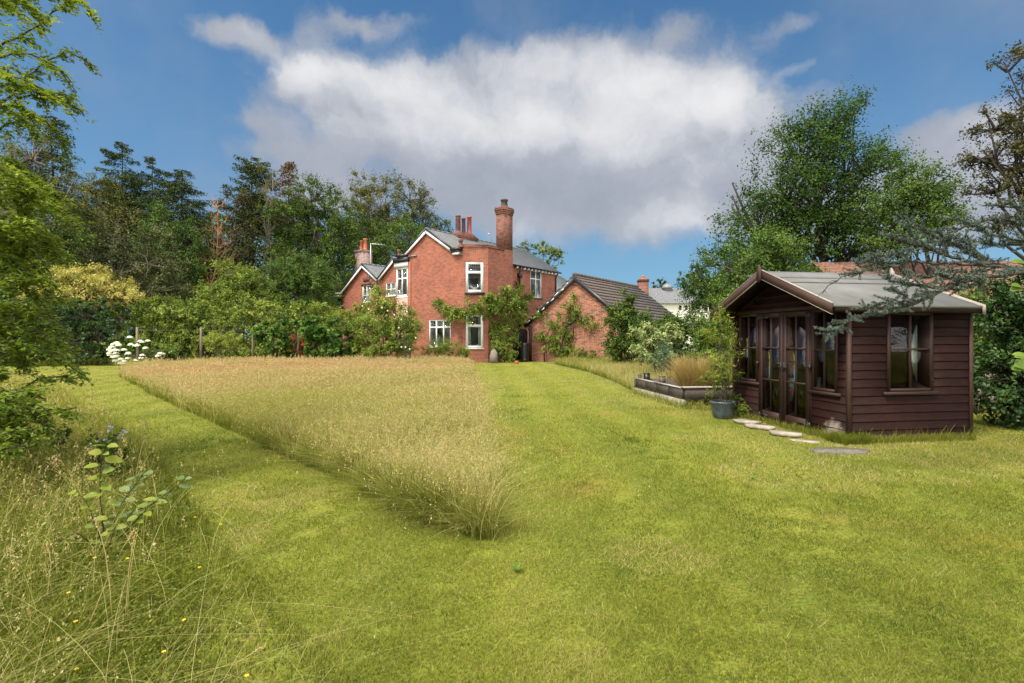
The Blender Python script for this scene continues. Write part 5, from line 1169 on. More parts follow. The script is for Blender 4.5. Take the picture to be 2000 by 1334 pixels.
# ------------------------------------------------------------------ trees of the wood on the left
def wood_trees():
    conifer('conifer', 'tall dark conifer at the far left, highest of the wood on its side', 122, 228, 37, 120, 'dark_conifer', 101, n=30000, leaf=.11, taper=.55, gaps=.05, dense=1.8)
    plant('ivy_clad_tree', 'olive brown tangled tree at the left edge of the wood', 'tree', (X(20, 34), 34), PL(34, (10, 330, 75, 90), (70, 300, 50, 60), (40, 400, 100, 70), (120, 400, 70, 70), (-60, 350, 80, 100)), 17000, .13, 'olive', 'bark_pale', 102, .3, .8, cvar=.2, sub=.9)
    conifer('larch', 'pointed larch, tallest of the pair left of the gap in the wood', 238, 276, 48, 190, 'dark_conifer', 103, n=42000, leaf=.12, gaps=.1, taper=.78, droop=.18, low=.3, dense=.9)
    conifer('larch', 'thin topped larch between the tall larch and the broad one', 290, 297, 50, 170, 'dark_conifer', 104, n=32000, leaf=.12, gaps=.2, taper=.78, droop=.18, low=.3, dense=.8)
    conifer('larch', 'broad spreading larch at the left side of the gap in the wood', 352, 324, 46, 165, 'dark_conifer', 105, n=46000, leaf=.12, gaps=.1, taper=.6, droop=.2, low=.25, dense=1.4)
    plant('ash_tree', 'fresh green ash tree in front of the broad larch', 'tree', (X(335, 41), 41), PL(41, (325, 440, 45, 32), (345, 485, 60, 40), (300, 470, 40, 35), (340, 540, 60, 45), (370, 515, 40, 40)), 16000, .15, 'mid_broad', 'bark', 106, .22, .7, tint0=.5)
    plant('whitebeam', 'wide grey green whitebeam with low branches in the left wood', 'tree', (X(235, 37), 37), PL(37, (240, 460, 70, 35), (170, 490, 70, 45), (300, 510, 60, 45), (230, 530, 110, 50), (140, 550, 70, 50), (310, 565, 60, 40)), 23000, .14, 'grey_green', 'bark_pale', 107, .2, .8, trunk_top=6)
    plant('hawthorn', 'dark tangled thicket tree under the tall conifer at the far left', 'tree', (X(60, 33), 33), PL(33, (30, 480, 90, 60), (110, 470, 60, 50), (90, 540, 80, 50), (-20, 540, 90, 70)), 14000, .14, 'dark_broad', 'bark', 108, .2, .8)
    plant('lime_tree', 'mid green tree filling the gap between the tall far left conifer and the tallest larch', 'tree', (X(178, 44), 44), PL(44, (170, 360, 40, 34), (205, 400, 44, 36), (150, 410, 50, 40), (190, 450, 60, 40), (230, 430, 40, 30)), 17000, .15, 'olive', 'bark', 131, .3, .9, cvar=.2)
    bare_tree('dead_tree', 'leafless tree with a peeling orange trunk, right of the grey green tree', 414, 388, 42, 42, 109, 'bark_orange', 60)
    plant('holly_tree', 'dark low evergreen behind the leafless tree', 'tree', (X(410, 47), 47), PL(47, (400, 520, 60, 60), (450, 500, 50, 60), (390, 560, 60, 60), (470, 560, 60, 60)), 12000, .17, 'dark_conifer', 'bark_dark', 110, .2, .8)
    conifer('pine', 'slender pine with an open crown, tallest in the middle of the wood', 497, 303, 50, 60, 'dark_conifer', 111, n=9000, leaf=.15, gaps=.3, taper=.3, low=.6, droop=.0, lift=.12, dense=.9, trunk_r=.2)
    plant('yew', 'rounded dark yew left of the slender pine', 'tree', (X(462, 46), 46), PL(46, (462, 385, 24, 25), (455, 430, 34, 45), (462, 480, 44, 50), (450, 545, 50, 50)), 12000, .15, 'bronze', 'bark_dark', 112, .25, .7)
    bare_tree('birch', 'sparse thin trunked birch right of the slender pine', 520, 330, 47, 30, 113, 'bark_pale', 60)
    plant('aspen', 'thin wispy tree in front of the sparse birch', 'tree', (X(528, 48), 48), PL(48, (520, 360, 18, 35), (530, 410, 30, 40), (515, 460, 40, 40), (540, 480, 40, 50)), 5000, .15, 'olive', 'bark_pale', 114, .15, .7, sub=.9)
    conifer('spruce', 'reddish brown dying spruce rising from the middle of the wood', 563, 316, 52, 60, 'brown_conifer', 115, n=16000, leaf=.12, gaps=.05, taper=.5, low=.3, dense=1.6)
    plant('oak_tree', 'massive dark green oak filling the middle of the wood', 'tree', (X(615, 47), 47), PL(47, (605, 385, 45, 38), (650, 400, 38, 32), (570, 430, 45, 45), (620, 450, 60, 50), (665, 465, 50, 45), (600, 510, 70, 50), (660, 530, 60, 50), (575, 490, 40, 50)), 34000, .17, 'dark_broad', 'bark', 116, .45, .9, cvar=.2)
    plant('beech_tree', 'shaded dark beech just left of the house behind its chimney', 'tree', (X(700, 52), 52), PL(52, (685, 440, 50, 50), (720, 480, 55, 50), (665, 570, 50, 40), (700, 545, 60, 60), (740, 520, 40, 50)), 20000, .17, 'dark_broad', 'bark', 117, .35, .9)
    plant('willow', 'tall olive willow with a rounded airy crown left of the house roof', 'tree', (X(735, 58), 58), PL(58, (720, 365, 34, 24), (755, 362, 30, 22), (700, 400, 34, 34), (745, 405, 48, 38), (720, 450, 50, 45), (765, 450, 40, 45)), 19000, .17, 'olive', 'bark_pale', 118, .4, 1.0, shell=.5, tint0=.62, sub=.8, up=.6)
    plant('poplar', 'darker upright poplar with loose branches directly behind the house gable', 'tree', (X(803, 57), 57), PL(57, (800, 385, 34, 26), (820, 400, 26, 28), (795, 425, 45, 32), (815, 445, 36, 35), (790, 480, 45, 40), (830, 420, 18, 28)), 12000, .17, 'olive', 'bark_dark', 119, .3, 1.1, shell=.5, up=.9, sub=.9, tint0=.3)
    plant('sycamore', 'light green sycamore low behind the left chimney of the house', 'tree', (X(785, 49), 49), PL(49, (790, 465, 42, 35), (760, 500, 40, 40), (800, 510, 40, 50)), 12000, .17, 'mid_broad', 'bark', 120, .25, .8, tint0=.6)
    plant('poplar', 'narrow dark poplar beside the red ridge pots of the house', 'tree', (X(862, 60), 60), PL(60, (858, 440, 13, 18), (868, 455, 18, 22), (850, 470, 18, 30)), 3500, .18, 'dark_broad', 'bark_dark', 121, .2, .8, up=.9, sub=.9)
    plant('hazel_tree', 'rounded mid green bushy tree in front of the wood, left of the house', 'tree', (X(575, 38), 38), PL(38, (560, 520, 38, 28), (600, 530, 40, 30), (580, 565, 62, 40), (540, 560, 40, 40), (620, 575, 36, 36)), 24000, .13, 'mid_broad', 'bark', 122, .2, .7, cvar=.2, tint0=.5)
    plant('dogwood_tree', 'pale green leafy small tree in front of the wood, left of the bushy one', 'tree', (X(455, 36), 36), PL(36, (450, 535, 28, 24), (480, 555, 34, 26), (440, 575, 44, 30), (500, 585, 40, 28), (470, 600, 60, 24)), 19000, .13, 'hedge', 'bark_pale', 123, .15, .7, tint0=.36)
    plant('elder', 'dark shrubby elder tucked against the left end of the house', 'tree', (X(645, 43), 43), PL(43, (640, 590, 36, 30), (610, 600, 36, 30), (660, 560, 26, 30)), 9000, .15, 'dark_broad', 'bark', 124, .12, .7)
    plant('birch', 'airy pale olive tree behind the right wing of the house', 'tree', (X(1050, 58), 58), PL(58, (1030, 482, 26, 12), (1060, 488, 28, 14), (1085, 490, 22, 10), (1050, 505, 40, 14), (1095, 492, 12, 8), (1070, 520, 30, 12)), 5500, .16, 'yellow_green', 'bark_dark', 125, .25, .5, tint0=.25, trunk_top=9, sub=.9)
    # dark depth of the wood beyond the individual trees
    rng = np.random.default_rng(130); mb = MB(); n = 52000; px = rng.uniform(-150, 760, n); d = rng.uniform(56, 70, n); top = 412 + 26 * np.sin(px * .021) + 14 * np.sin(px * .07 + 1); top = np.where(px < 250, top + (250 - px) * .05, top)
    z = rng.uniform(0, 1, n) ** .8 * (EYE + (CY - top) * d / F); P = np.stack([X(px, d), d, z], -1)
    leaves(mb, P, rng.normal(size=P.shape) + (0, -.3, .5), .42, .26, rng, .3 + rng.normal(size=n) * .2); tag(mb.build('far_woodland', 'dark_broad'), 'dark mass of woodland seen between the nearer trees on the left', 'woodland', kind='stuff')
wood_trees()

def right_trees():
    plant('hornbeam', 'large green many stemmed tree towering behind the summerhouse', 'tree', (X(1615, 19), 19), PL(19, (1600, 250, 55, 45), (1560, 300, 70, 50), (1650, 250, 25, 40), (1660, 330, 70, 55), (1520, 380, 75, 55), (1600, 400, 100, 70), (1680, 420, 70, 60), (1470, 440, 60, 45), (1430, 475, 34, 20), (1560, 460, 90, 60), (1670, 215, 14, 22), (1575, 235, 22, 26), (1740, 400, 45, 40), (1640, 490, 90, 50), (1700, 330, 35, 35)), 46000, .10, 'mid_broad', 'bark_dark', 201, .16, .8, stems=7, trunk_top=8.5, shell=.3, cvar=.16, tint0=.24, up=.6, sub=.9, clumps=330, twigs=9)
    plant('cherry_tree', 'yellowing loose crowned tree right of the large one, above the summerhouse roof', 'tree', (X(1790, 17), 17), PL(17, (1770, 330, 40, 30), (1800, 370, 55, 40), (1740, 400, 50, 40), (1790, 430, 70, 40), (1740, 470, 60, 40), (1840, 440, 40, 35), (1820, 400, 30, 35)), 17000, .09, 'mid_broad', 'bark_dark', 202, .11, .55, stems=3, shell=.2, tint0=.52, up=.5, sub=.9)
    plant('field_maple', 'lower bright green rounded tree at the left foot of the large one', 'tree', (X(1495, 16.5), 16.5), PL(16.5, (1500, 480, 50, 26), (1470, 505, 60, 30), (1540, 500, 50, 30), (1440, 530, 55, 30), (1510, 550, 80, 40), (1430, 560, 40, 30)), 17000, .085, 'mid_broad', 'bark', 203, .12, .5, stems=3, tint0=.62)
    plant('alder', 'dark leafy tree between the distant pine and the summerhouse gable', 'tree', (X(1400, 24), 24), PL(24, (1400, 500, 26, 20), (1430, 510, 30, 22), (1385, 560, 50, 34), (1430, 560, 50, 36), (1400, 600, 60, 36)), 18000, .10, 'mid_broad', 'bark_dark', 204, .15, .6, shell=.3, tint0=.35)
    pl = lambda D, px, py, s: PL(D, (px, py, 16 * s, 5 * s), (px - 14 * s, py + 12 * s, 18 * s, 5 * s), (px + 10 * s, py + 10 * s, 16 * s, 5 * s), (px - 8 * s, py + 24 * s, 24 * s, 6 * s), (px + 14 * s, py + 26 * s, 20 * s, 6 * s), (px, py + 40 * s, 26 * s, 7 * s))
    plant('scots_pine', 'distant flat layered pine right of the white building', 'tree', (X(1358, 76), 76), pl(76, 1362, 524, 1.0), 9000, .2, 'dark_conifer', 'bark', 205, .3, .5, tint0=.6)
    plant('scots_pine', 'smaller distant pine showing above the turret of the white building', 'tree', (X(1292, 88), 88), pl(88, 1291, 547, .6), 4000, .2, 'dark_conifer', 'bark', 206, .3, .4, tint0=.6)
    # dark tree hanging in from the right
    plant('dark_larch', 'dark brownish tree reaching in at the upper right edge', 'tree', (X(2110, 10.5), 10.5), PL(10.5, (1960, 120, 25, 12), (2010, 90, 40, 20), (1930, 235, 45, 18), (1990, 240, 50, 26), (1925, 300, 40, 18), (1980, 320, 55, 34), (1940, 360, 40, 22), (2000, 400, 60, 36), (1940, 440, 35, 12), (2060, 250, 70, 160)), 19000, .055, 'bronze', 'bark_dark', 207, .16, .34, shell=.25, sub=1.0, cvar=.12, up=-.1, trunk_top=6, flat=.5)
    # beech hedge on the right
    plant('beech_bush', 'dense dark glossy beech bush at the right edge beyond the summerhouse', 'bush', (X(1990, 8.6), 8.6), PL(8.6, (1985, 640, 60, 70), (2010, 600, 60, 70), (1975, 740, 62, 60), (2020, 720, 80, 80), (1985, 800, 55, 36), (1990, 580, 40, 40), (2060, 700, 80, 130)), 30000, .07, 'glossy', 'bark_dark', 208, .05, .3, stems=5, shell=.55, cvar=.14)
    plant('wild_shrub', 'lighter straggling shrub squeezed between the summerhouse and the beech bush', 'bush', (X(1910, 10.2), 10.2), PL(10.2, (1905, 640, 26, 30), (1915, 600, 24, 22), (1900, 690, 24, 30), (1925, 660, 28, 30), (1900, 580, 18, 14)), 6500, .06, 'light_broad', 'bark', 209, .03, .3, stems=4, tint0=.4)
    # shrubbery right of the outhouse
    plant('laurel', 'dark green upright shrub against the right end of the outhouse', 'bush', (X(1222, 25.5), 25.5), PL(25.5, (1223, 585, 12, 22), (1215, 620, 30, 26), (1235, 640, 34, 36), (1205, 660, 26, 30), (1225, 680, 34, 26)), 16000, .10, 'dark_broad', 'bark', 210, .06, .4, stems=4, tint0=.55)
    plant('clematis_bush', 'mixed green bush below the tiled roof, right of the dark upright shrub', 'bush', (X(1300, 21), 21), PL(21, (1270, 638, 36, 20), (1310, 640, 40, 20), (1350, 640, 36, 28), (1290, 665, 50, 30), (1350, 680, 50, 34), (1385, 650, 30, 34)), 18000, .09, 'mid_broad', 'bark', 211, .05, .4, stems=5, tint0=.5, cvar=.22)
    plant('variegated_dogwood', 'cream and green variegated shrub behind the raised bed', 'bush', (X(1290, 18.2), 18.2), PL(18.2, (1255, 650, 18, 12), (1285, 665, 30, 14), (1305, 655, 22, 12), (1270, 690, 34, 16), (1310, 690, 24, 18)), 8500, .085, 'variegated', 'bark', 212, .03, .3, stems=5, tint0=.35, flat=.4, cvar=.2)
    plant('rambling_shrub', 'olive green rambling shrub between the raised bed and the summerhouse', 'bush', (X(1400, 15), 15), PL(15, (1385, 640, 30, 30), (1420, 620, 32, 36), (1400, 680, 40, 36), (1430, 690, 30, 40), (1370, 700, 28, 26), (1440, 650, 24, 30)), 17000, .07, 'light_broad', 'bark', 213, .04, .35, stems=5, tint0=.4, cvar=.2)
    plant('fennel', 'feathery blue green fennel behind the raised bed', 'plant', (X(1305, 15), 15), PL(15, (1300, 690, 14, 14), (1310, 705, 18, 16), (1290, 715, 16, 14)), 6000, .05, 'fennel', 'fennel', 214, .012, .28, stems=5, aspect=.12, up=.9)
    # potted bamboo-like plant and the leafy weed beside it
    q = G(1411, 817)
    plant('potted_willow', 'slender yellow green shrub growing in the glazed pot by the summerhouse', 'plant', (q[0], q[1]), [(q[0] + a, q[1] + b, z, r, r, rz) for a, b, z, r, rz in ((-.12, 0, 1.0, .16, .3), (.1, .05, 1.25, .2, .35), (-.05, -.05, 1.6, .16, .3), (.12, .1, .75, .16, .2), (-.2, 0, .7, .12, .2), (.0, 0, 1.85, .1, .16))], 3200, .065, 'yellow_green', 'bark', 215, .014, .22, stems=6, aspect=.2, up=.6, tint0=.5)['category'] = 'plant'
    q = G(1443, 812)
    plant('leafy_weed', 'bright leafy weed sprawling out beside the glazed pot', 'plant', (q[0], q[1]), [(q[0] - .05, q[1] - .1, .25, .17, .15, .13), (q[0] + .08, q[1] - .15, .17, .14, .15, .1)], 700, .05, 'bright', 'bark', 216, .008, .14, stems=3)
right_trees()

def garden_shrubs():
    # golden conifer and hedges on the left
    plant('golden_conifer', 'spreading golden yellow conifer above the hedge on the left', 'bush', (X(165, 31), 31), PL(31, (110, 548, 44, 14), (165, 542, 44, 14), (60, 560, 40, 16), (205, 562, 44, 12), (245, 580, 32, 12), (150, 578, 90, 20), (100, 590, 60, 14)), 36000, .15, 'golden', 'bark', 301, .08, .6, stems=5, aspect=.26, up=.6, flat=.45, tint0=.6, cvar=.25)
    plant('beech_hedge', 'tall dark green clipped hedge end behind the foreground tree', 'hedge', (X(150, 28), 28), PL(28, (110, 625, 60, 36), (175, 615, 44, 34), (200, 650, 28, 38), (120, 680, 70, 32), (60, 640, 70, 60), (190, 692, 36, 20), (0, 640, 70, 70)), 42000, .12, 'glossy', 'bark', 302, .05, .3, stems=6, shell=.6, tint0=.45, flat=.3)
    H_ = [(225, 400, 'dark green leafy section of the long hedge, above the white hydrangea', 'hedge', .30, 303, 616), (330, 470, 'olive green middle section of the long hedge behind the wire fence', 'hedge', .42, 304, 616), (470, 640, 'paler section of the long hedge near the vine', 'hedge', .5, 305, 614)]
    for a, b, lab, mt, t0, sd, top in H_:
        n = int((b - a) / 26) + 1; lob = []
        for i in range(n): px = a + (b - a) * (i + .5) / n; lob += [(px, top + 8 * math.sin(i * 2.1), 24, 17), (px, 655, 24, 26), (px, 688, 24, 22)]
        plant('long_hedge', lab, 'hedge', (X((a + b) / 2, 31), 31), PL(31, *lob), 34000, .11, mt, 'bark', sd, .05, .35, stems=6, tint0=t0, cvar=.2, limb=False, group='sections of the long hedge')
    plant('hedge_shrub', 'olive mounded shrub rising over the long hedge left of centre', 'bush', (X(320, 34), 34), PL(34, (290, 600, 34, 14), (340, 595, 44, 14), (390, 605, 30, 14), (330, 620, 70, 20)), 12000, .11, 'hedge', 'bark', 306, .05, .4, stems=4, tint0=.3)
    plant('green_dome', 'small rounded yellow green dome shrub behind the hedge', 'bush', (X(518, 33.5), 33.5), PL(33.5, (518, 612, 24, 14), (508, 625, 30, 14)), 5000, .09, 'yellow_green', 'bark', 307, .04, .2, stems=3, tint0=.35)
    plant('rambling_rose', 'rusty green rambling rose mound behind the vine', 'bush', (X(600, 32.5), 32.5), PL(32.5, (580, 610, 34, 16), (620, 615, 40, 18), (560, 635, 34, 18), (650, 630, 34, 18)), 13000, .09, 'yellow_green', 'bark', 308, .05, .4, stems=4, tint0=.42, cvar=.25)
    plant('grape_vine', 'broad leaved dark grape vine mounded over the end of the wire fence', 'plant', (X(635, 27.2), 27.2), PL(27.2, (650, 645, 34, 20), (620, 640, 30, 16), (670, 665, 36, 24), (630, 675, 34, 22), (600, 650, 20, 14), (660, 688, 44, 14)), 11000, .15, 'vine', 'bark', 309, .05, .3, stems=4, tint0=.42, aspect=.9, shell=.6)
    plant('grape_vine', 'lighter green vine trained along the wire between the posts', 'plant', (X(535, 28.5), 28.5), PL(28.5, (560, 640, 26, 8), (520, 650, 26, 18), (540, 670, 26, 20), (590, 632, 20, 8)), 5500, .14, 'vine', 'bark', 310, .04, .3, stems=3, tint0=.55, aspect=.9)
    plant('virginia_creeper', 'reddish leaved shrub behind the last fence post', 'plant', (X(578, 30), 30), PL(30, (574, 672, 12, 13), (590, 680, 12, 12)), 1500, .11, 'red_leaf', 'bark', 311, .03, .25, stems=3)
    plant('yellow_spirea', 'bright yellow green spirea between the second and third fence posts', 'bush', (X(432, 29), 29), PL(29, (430, 665, 22, 10), (432, 672, 30, 12), (415, 672, 16, 10)), 6500, .085, 'yellow_green', 'bark', 312, .03, .35, stems=5, aspect=.3, tint0=.7, up=.8)
    plant('elder_bush', 'tall yellow green flowering shrub in front of the house, left of the gable wall', 'bush', (X(760, 27), 27), PL(27, (748, 590, 22, 22), (750, 620, 44, 22), (785, 620, 26, 24), (720, 645, 40, 26), (780, 660, 36, 30), (740, 680, 50, 24), (800, 640, 20, 26), (735, 575, 10, 12)), 30000, .085, 'hedge', 'bark', 313, .06, .45, stems=5, tint0=.42, cvar=.2, tvar=.2)
    plant('mock_orange', 'orange tinged yellow shrub low before the far gables', 'bush', (X(690, 31), 31), PL(31, (690, 612, 30, 14), (715, 605, 26, 14), (675, 630, 34, 18), (645, 640, 26, 18)), 9500, .09, 'yellow_green', 'bark', 314, .04, .35, stems=4, tint0=.5, cvar=.25)
    plant('potentilla', 'low yellow green bush before the french window', 'bush', (X(860, 28.6), 28.6), PL(28.6, (850, 685, 30, 16), (885, 688, 26, 14), (868, 678, 20, 16), (905, 692, 12, 12)), 11000, .07, 'yellow_green', 'bark', 315, .03, .3, stems=5, tint0=.4, aspect=.35)
    # white roses on the tall shrub
    # hydrangea
    hx, hd = X(290, 25.5), 25.5; Hd = plant('hydrangea', 'hydrangea covered in white flower heads behind the first fence post', 'plant', (hx, hd), PL(25.5, (290, 690, 50, 26), (255, 680, 16, 18), (320, 700, 20, 16)), 4200, .12, 'light_broad', 'bark', 316, .02, .3, stems=4, aspect=.7)
    rng = np.random.default_rng(317); hm = MB()
    for i in range(52):
        a = rng.uniform(-1, 1); b = rng.uniform(-.9, 1) if abs(a) < .8 else rng.uniform(-.6, .3); c = np.array([X(289 + a * 52, hd) - hx, -1.35 * math.sqrt(max(0, 1 - a * a * .8 - b * b * .5)) - .15, Z(686 - b * 28 * math.sqrt(1 - a * a * .7), hd)])
        n = 60; d = unit(rng.normal(size=(n, 3))); d[:, 2] = np.abs(d[:, 2]) * .9; P = c + d * np.array([.115, .115, .08]); leaves(hm, P, d + (0, 0, .3), .07, .06, rng, .35 + .6 * rng.random(n))
    hm.build('flower_heads', 'petal', Hd)
    plant('white_rose', 'white roses climbing at the base of the yellow green shrub by the house', 'plant', (X(795, 26.2), 26.2), PL(26.2, (785, 625, 12, 10), (790, 668, 14, 14), (800, 690, 14, 10)), 500, .08, 'mid_broad', 'bark', 318, .02, .25, stems=3); 
    rp = bpy.data.objects['white_rose']; fm = MB()
    for px, py in ((784, 624), (779, 640), (795, 609), (746, 601), (757, 607), (784, 678), (792, 678), (800, 682), (708, 598), (720, 604), (812, 660), (770, 615)):
        c = np.array([X(px, 25.6) - X(795, 26.2), -.6, Z(py, 25.6)]); d = unit(rng.normal(size=(26, 3))); leaves(fm, c + d * .035, d, .05, .04, rng, .5 + .4 * rng.random(26))
    fm.build('flowers', 'petal', rp)
    plant('evergreen_tuft', 'low dark blue green plant right of the hydrangea', 'plant', (X(342, 25.5), 25.5), PL(25.5, (345, 705, 18, 8), (330, 710, 16, 8)), 2500, .08, 'grey_green', 'bark', 319, .02, .2, stems=3, tint0=.3)
    mb = MB(); x, y = np.array([X(p, 25) for p in rng.uniform(296, 352, 700)]), rng.uniform(24.7, 25.4, 700)
    blades(mb, x, y, rng.uniform(.25, .6, 700), np.full(700, .035), rng, .5 + .2 * rng.random(700), lean=.4, seg=3, curl=.2); tag(mb.build('iris_leaves', 'grey_green'), 'pale grey green strap leaves before the hydrangea', 'plant')
    # golden grass clump and sedges by the raised bed
    mb = MB(); c = (X(1362, 12.6), 12.6); n = 2600; a = rng.uniform(0, 6.3, n); r = rng.random(n) ** .6 * .3; x, y = c[0] + np.cos(a) * r * 1.3, c[1] + np.sin(a) * r
    tp = blades(mb, x - c[0], y - c[1], rng.uniform(.55, 1.25, n), np.full(n, .012), rng, .3 + .4 * rng.random(n), lean=.4, lean_dir=a + rng.normal(size=n) * .4, seg=4, curl=.2)
    tag(mb.build('golden_grass', 'gold_grass', None, loc=(*c, 0)), 'tall fan of golden dry grass growing behind the raised bed', 'plant')
    mb = MB(); c = (X(1415, 12.4), 12.4); n = 700; a = rng.uniform(0, 6.3, n)
    blades(mb, np.cos(a) * .15, np.sin(a) * .12, rng.uniform(.6, 1.1, n), np.full(n, .022), rng, .4 + .4 * rng.random(n), lean=.6, lean_dir=a, seg=4, curl=.4); tag(mb.build('arching_sedge', 'yellow_green', None, loc=(*c, 0)), 'pale striped arching grass between the golden grass and the summerhouse', 'plant')
    mb = MB(); n = 900; x = rng.uniform(0, 1, n); p0, p1 = np.array(G(1235, 768)), np.array(G(1330, 797)); p2 = np.array(G(1435, 805)); q = np.where((x < .5)[:, None], p0 + (p1 - p0) * (x * 2)[:, None], p1 + (p2 - p1) * (x * 2 - 1)[:, None]) + rng.normal(size=(n, 2)) * .05
    blades(mb, q[:, 0], q[:, 1] - .05, rng.uniform(.08, .25, n), np.full(n, .009), rng, .3 + .5 * rng.random(n), lean=.7, seg=3)
    # uncut grass round the summerhouse foot
    for (A_, B_, m_) in ((shed_pt(-.03, -.05), shed_pt(-.06, SW), 2600), (shed_pt(0, -.06), shed_pt(1.2, -.08), 1300), (shed_pt(1.2, -.07), shed_pt(UL, -.1), 900)):
        s = rng.random(m_); q = A_ + (B_ - A_) * s[:, None] + rng.normal(size=(m_, 2)) * .03 - np.array([.02, .04]); blades(mb, q[:, 0], q[:, 1], rng.uniform(.04, .15, m_) * (1 + .8 * (rng.random(m_) < .06)), np.full(m_, .005), rng, .30 + .22 * rng.random(m_) + .3 * (rng.random(m_) < .12), lean=.6, seg=3)
    x, y = scatter(rng, [tuple(shed_pt(-.15, -.22)), tuple(shed_pt(-.12, .25)), tuple(shed_pt(-.0, .25)), tuple(shed_pt(.2, -.06)), tuple(shed_pt(.2, -.2))], 1800, 0); blades(mb, x, y, rng.uniform(.08, .2, 1800), np.full(1800, .006), rng, .25 + .2 * rng.random(1800), lean=.8, seg=3)
    tag(mb.build('edge_grass', 'grass'), 'uncut tufts of grass along the foot of the summerhouse and the raised bed', 'long grass', kind='stuff')

    # climbers on the walls
    def climber(name, label, pts, n, leaf, mt, seed, tint0=.45, stems=()):
        rng = np.random.default_rng(seed); c0 = pts[0][0]; root = thing(name, label, 'climbing plant', (c0[0], c0[1], 0)); C, r = [], []
        for (p, rr, kk) in pts:
            p = np.array(p, float)
            for _ in range(kk): C.append(p + rng.normal(size=3) * np.array([rr, .12, rr * .9]) * .6); r.append(rr)
        C = np.array(C) - np.array([c0[0], c0[1], 0]); m = MB(); od = unit(rng.normal(size=C.shape) + np.array([0, -.8, -.1]))
        spray(m, rng, C, od, n, np.full(len(C), .42), leaf, .6, 6, .0, .9, tint0, .18, .18, .35)
        for v in m.V: v[:, 2] = np.maximum(v[:, 2], .02)
        m.build('foliage', mt, root); t = MB()
        for st in stems: st = np.array(st, float) - np.array([c0[0], c0[1], 0]); t.tube(st, np.linspace(.06, .02, len(st)), 6)
        if stems: t.build('stem', 'bark', root)
        return root
    hp = lambda a, t, z, o=.25: (*(C0 + E1 * (a) + E2 * (t - 0)), z)
    def hpx(px, py, D): return (X(px, D), D, Z(py, D))
    climber('wisteria', 'leafy wisteria draped round the bay corner of the house and along above the lower windows', [(hpx(975, 640, 31.3), .7, 26), (hpx(985, 600, 31.3), .7, 26), (hpx(1005, 590, 31.6), .6, 20), (hpx(965, 585, 31.0), .5, 18), (hpx(955, 600, 30.7), .4, 12), (hpx(925, 598, 30.5), .4, 14), (hpx(905, 610, 30.5), .4, 14), (hpx(885, 618, 30.7), .35, 8), (hpx(870, 605, 31.2), .3, 8), (hpx(856, 592, 31.6), .28, 7), (hpx(975, 670, 31.2), .5, 14), (hpx(990, 690, 31.2), .45, 12), (hpx(1015, 620, 32.5), .4, 10), (hpx(1002, 660, 31.8), .4, 10), (hpx(1020, 600, 34), .35, 8), (hpx(1015, 560, 35), .3, 6), (hpx(1030, 580, 35.5), .35, 8), (hpx(985, 570, 31.3), .35, 8)],
            26000, .10, 'hedge', 401, .32, stems=[[hpx(978, 708, 31.2), hpx(974, 660, 31.2), hpx(980, 620, 31.3), hpx(960, 595, 30.8)], [hpx(984, 708, 31.4), hpx(990, 650, 31.5), hpx(1000, 600, 31.6)], [hpx(945, 600, 30.8), hpx(905, 605, 30.7), hpx(850, 595, 31.6)]])
    g = lambda x, z: (*ow(x, -.22), z)
    climber('wall_shrub', 'twiggy climbing shrub spread over the brick gable of the outhouse', [(g(-1.6, 1.2), .55, 14), (g(-.9, .9), .5, 12), (g(-.5, 1.8), .45, 12), (g(-1.5, 2.3), .45, 10), (g(-.6, 2.8), .4, 8), (g(-.2, 3.3), .35, 7), (g(.2, 3.0), .3, 6), (g(.7, 2.6), .3, 6), (g(1.2, 2.2), .25, 4), (g(-2.3, 1.6), .35, 7), (g(-2.4, 3.0), .3, 4), (g(-.3, .5), .5, 10), (g(.6, .4), .4, 9), (g(1.4, .4), .4, 8), (g(2.3, .5), .5, 9), (g(-.1, 3.9), .2, 3)],
            13000, .085, 'hedge', 402, .35, stems=[[g(-2.1, 0), g(-2.15, 1.2), g(-1.6, 2.3), g(-1.8, 3.0)], [g(-.9, 0), g(-.8, 1.2), g(-.4, 2.4), g(.1, 3.3)], [g(-.8, 1.0), g(-1.4, 1.5), g(-2.0, 1.2)], [g(-.5, 2.2), g(.4, 2.8), g(1.2, 2.2)], [g(-.8, .6), g(0, 1.6), g(-.1, 3.8)]])
garden_shrubs()

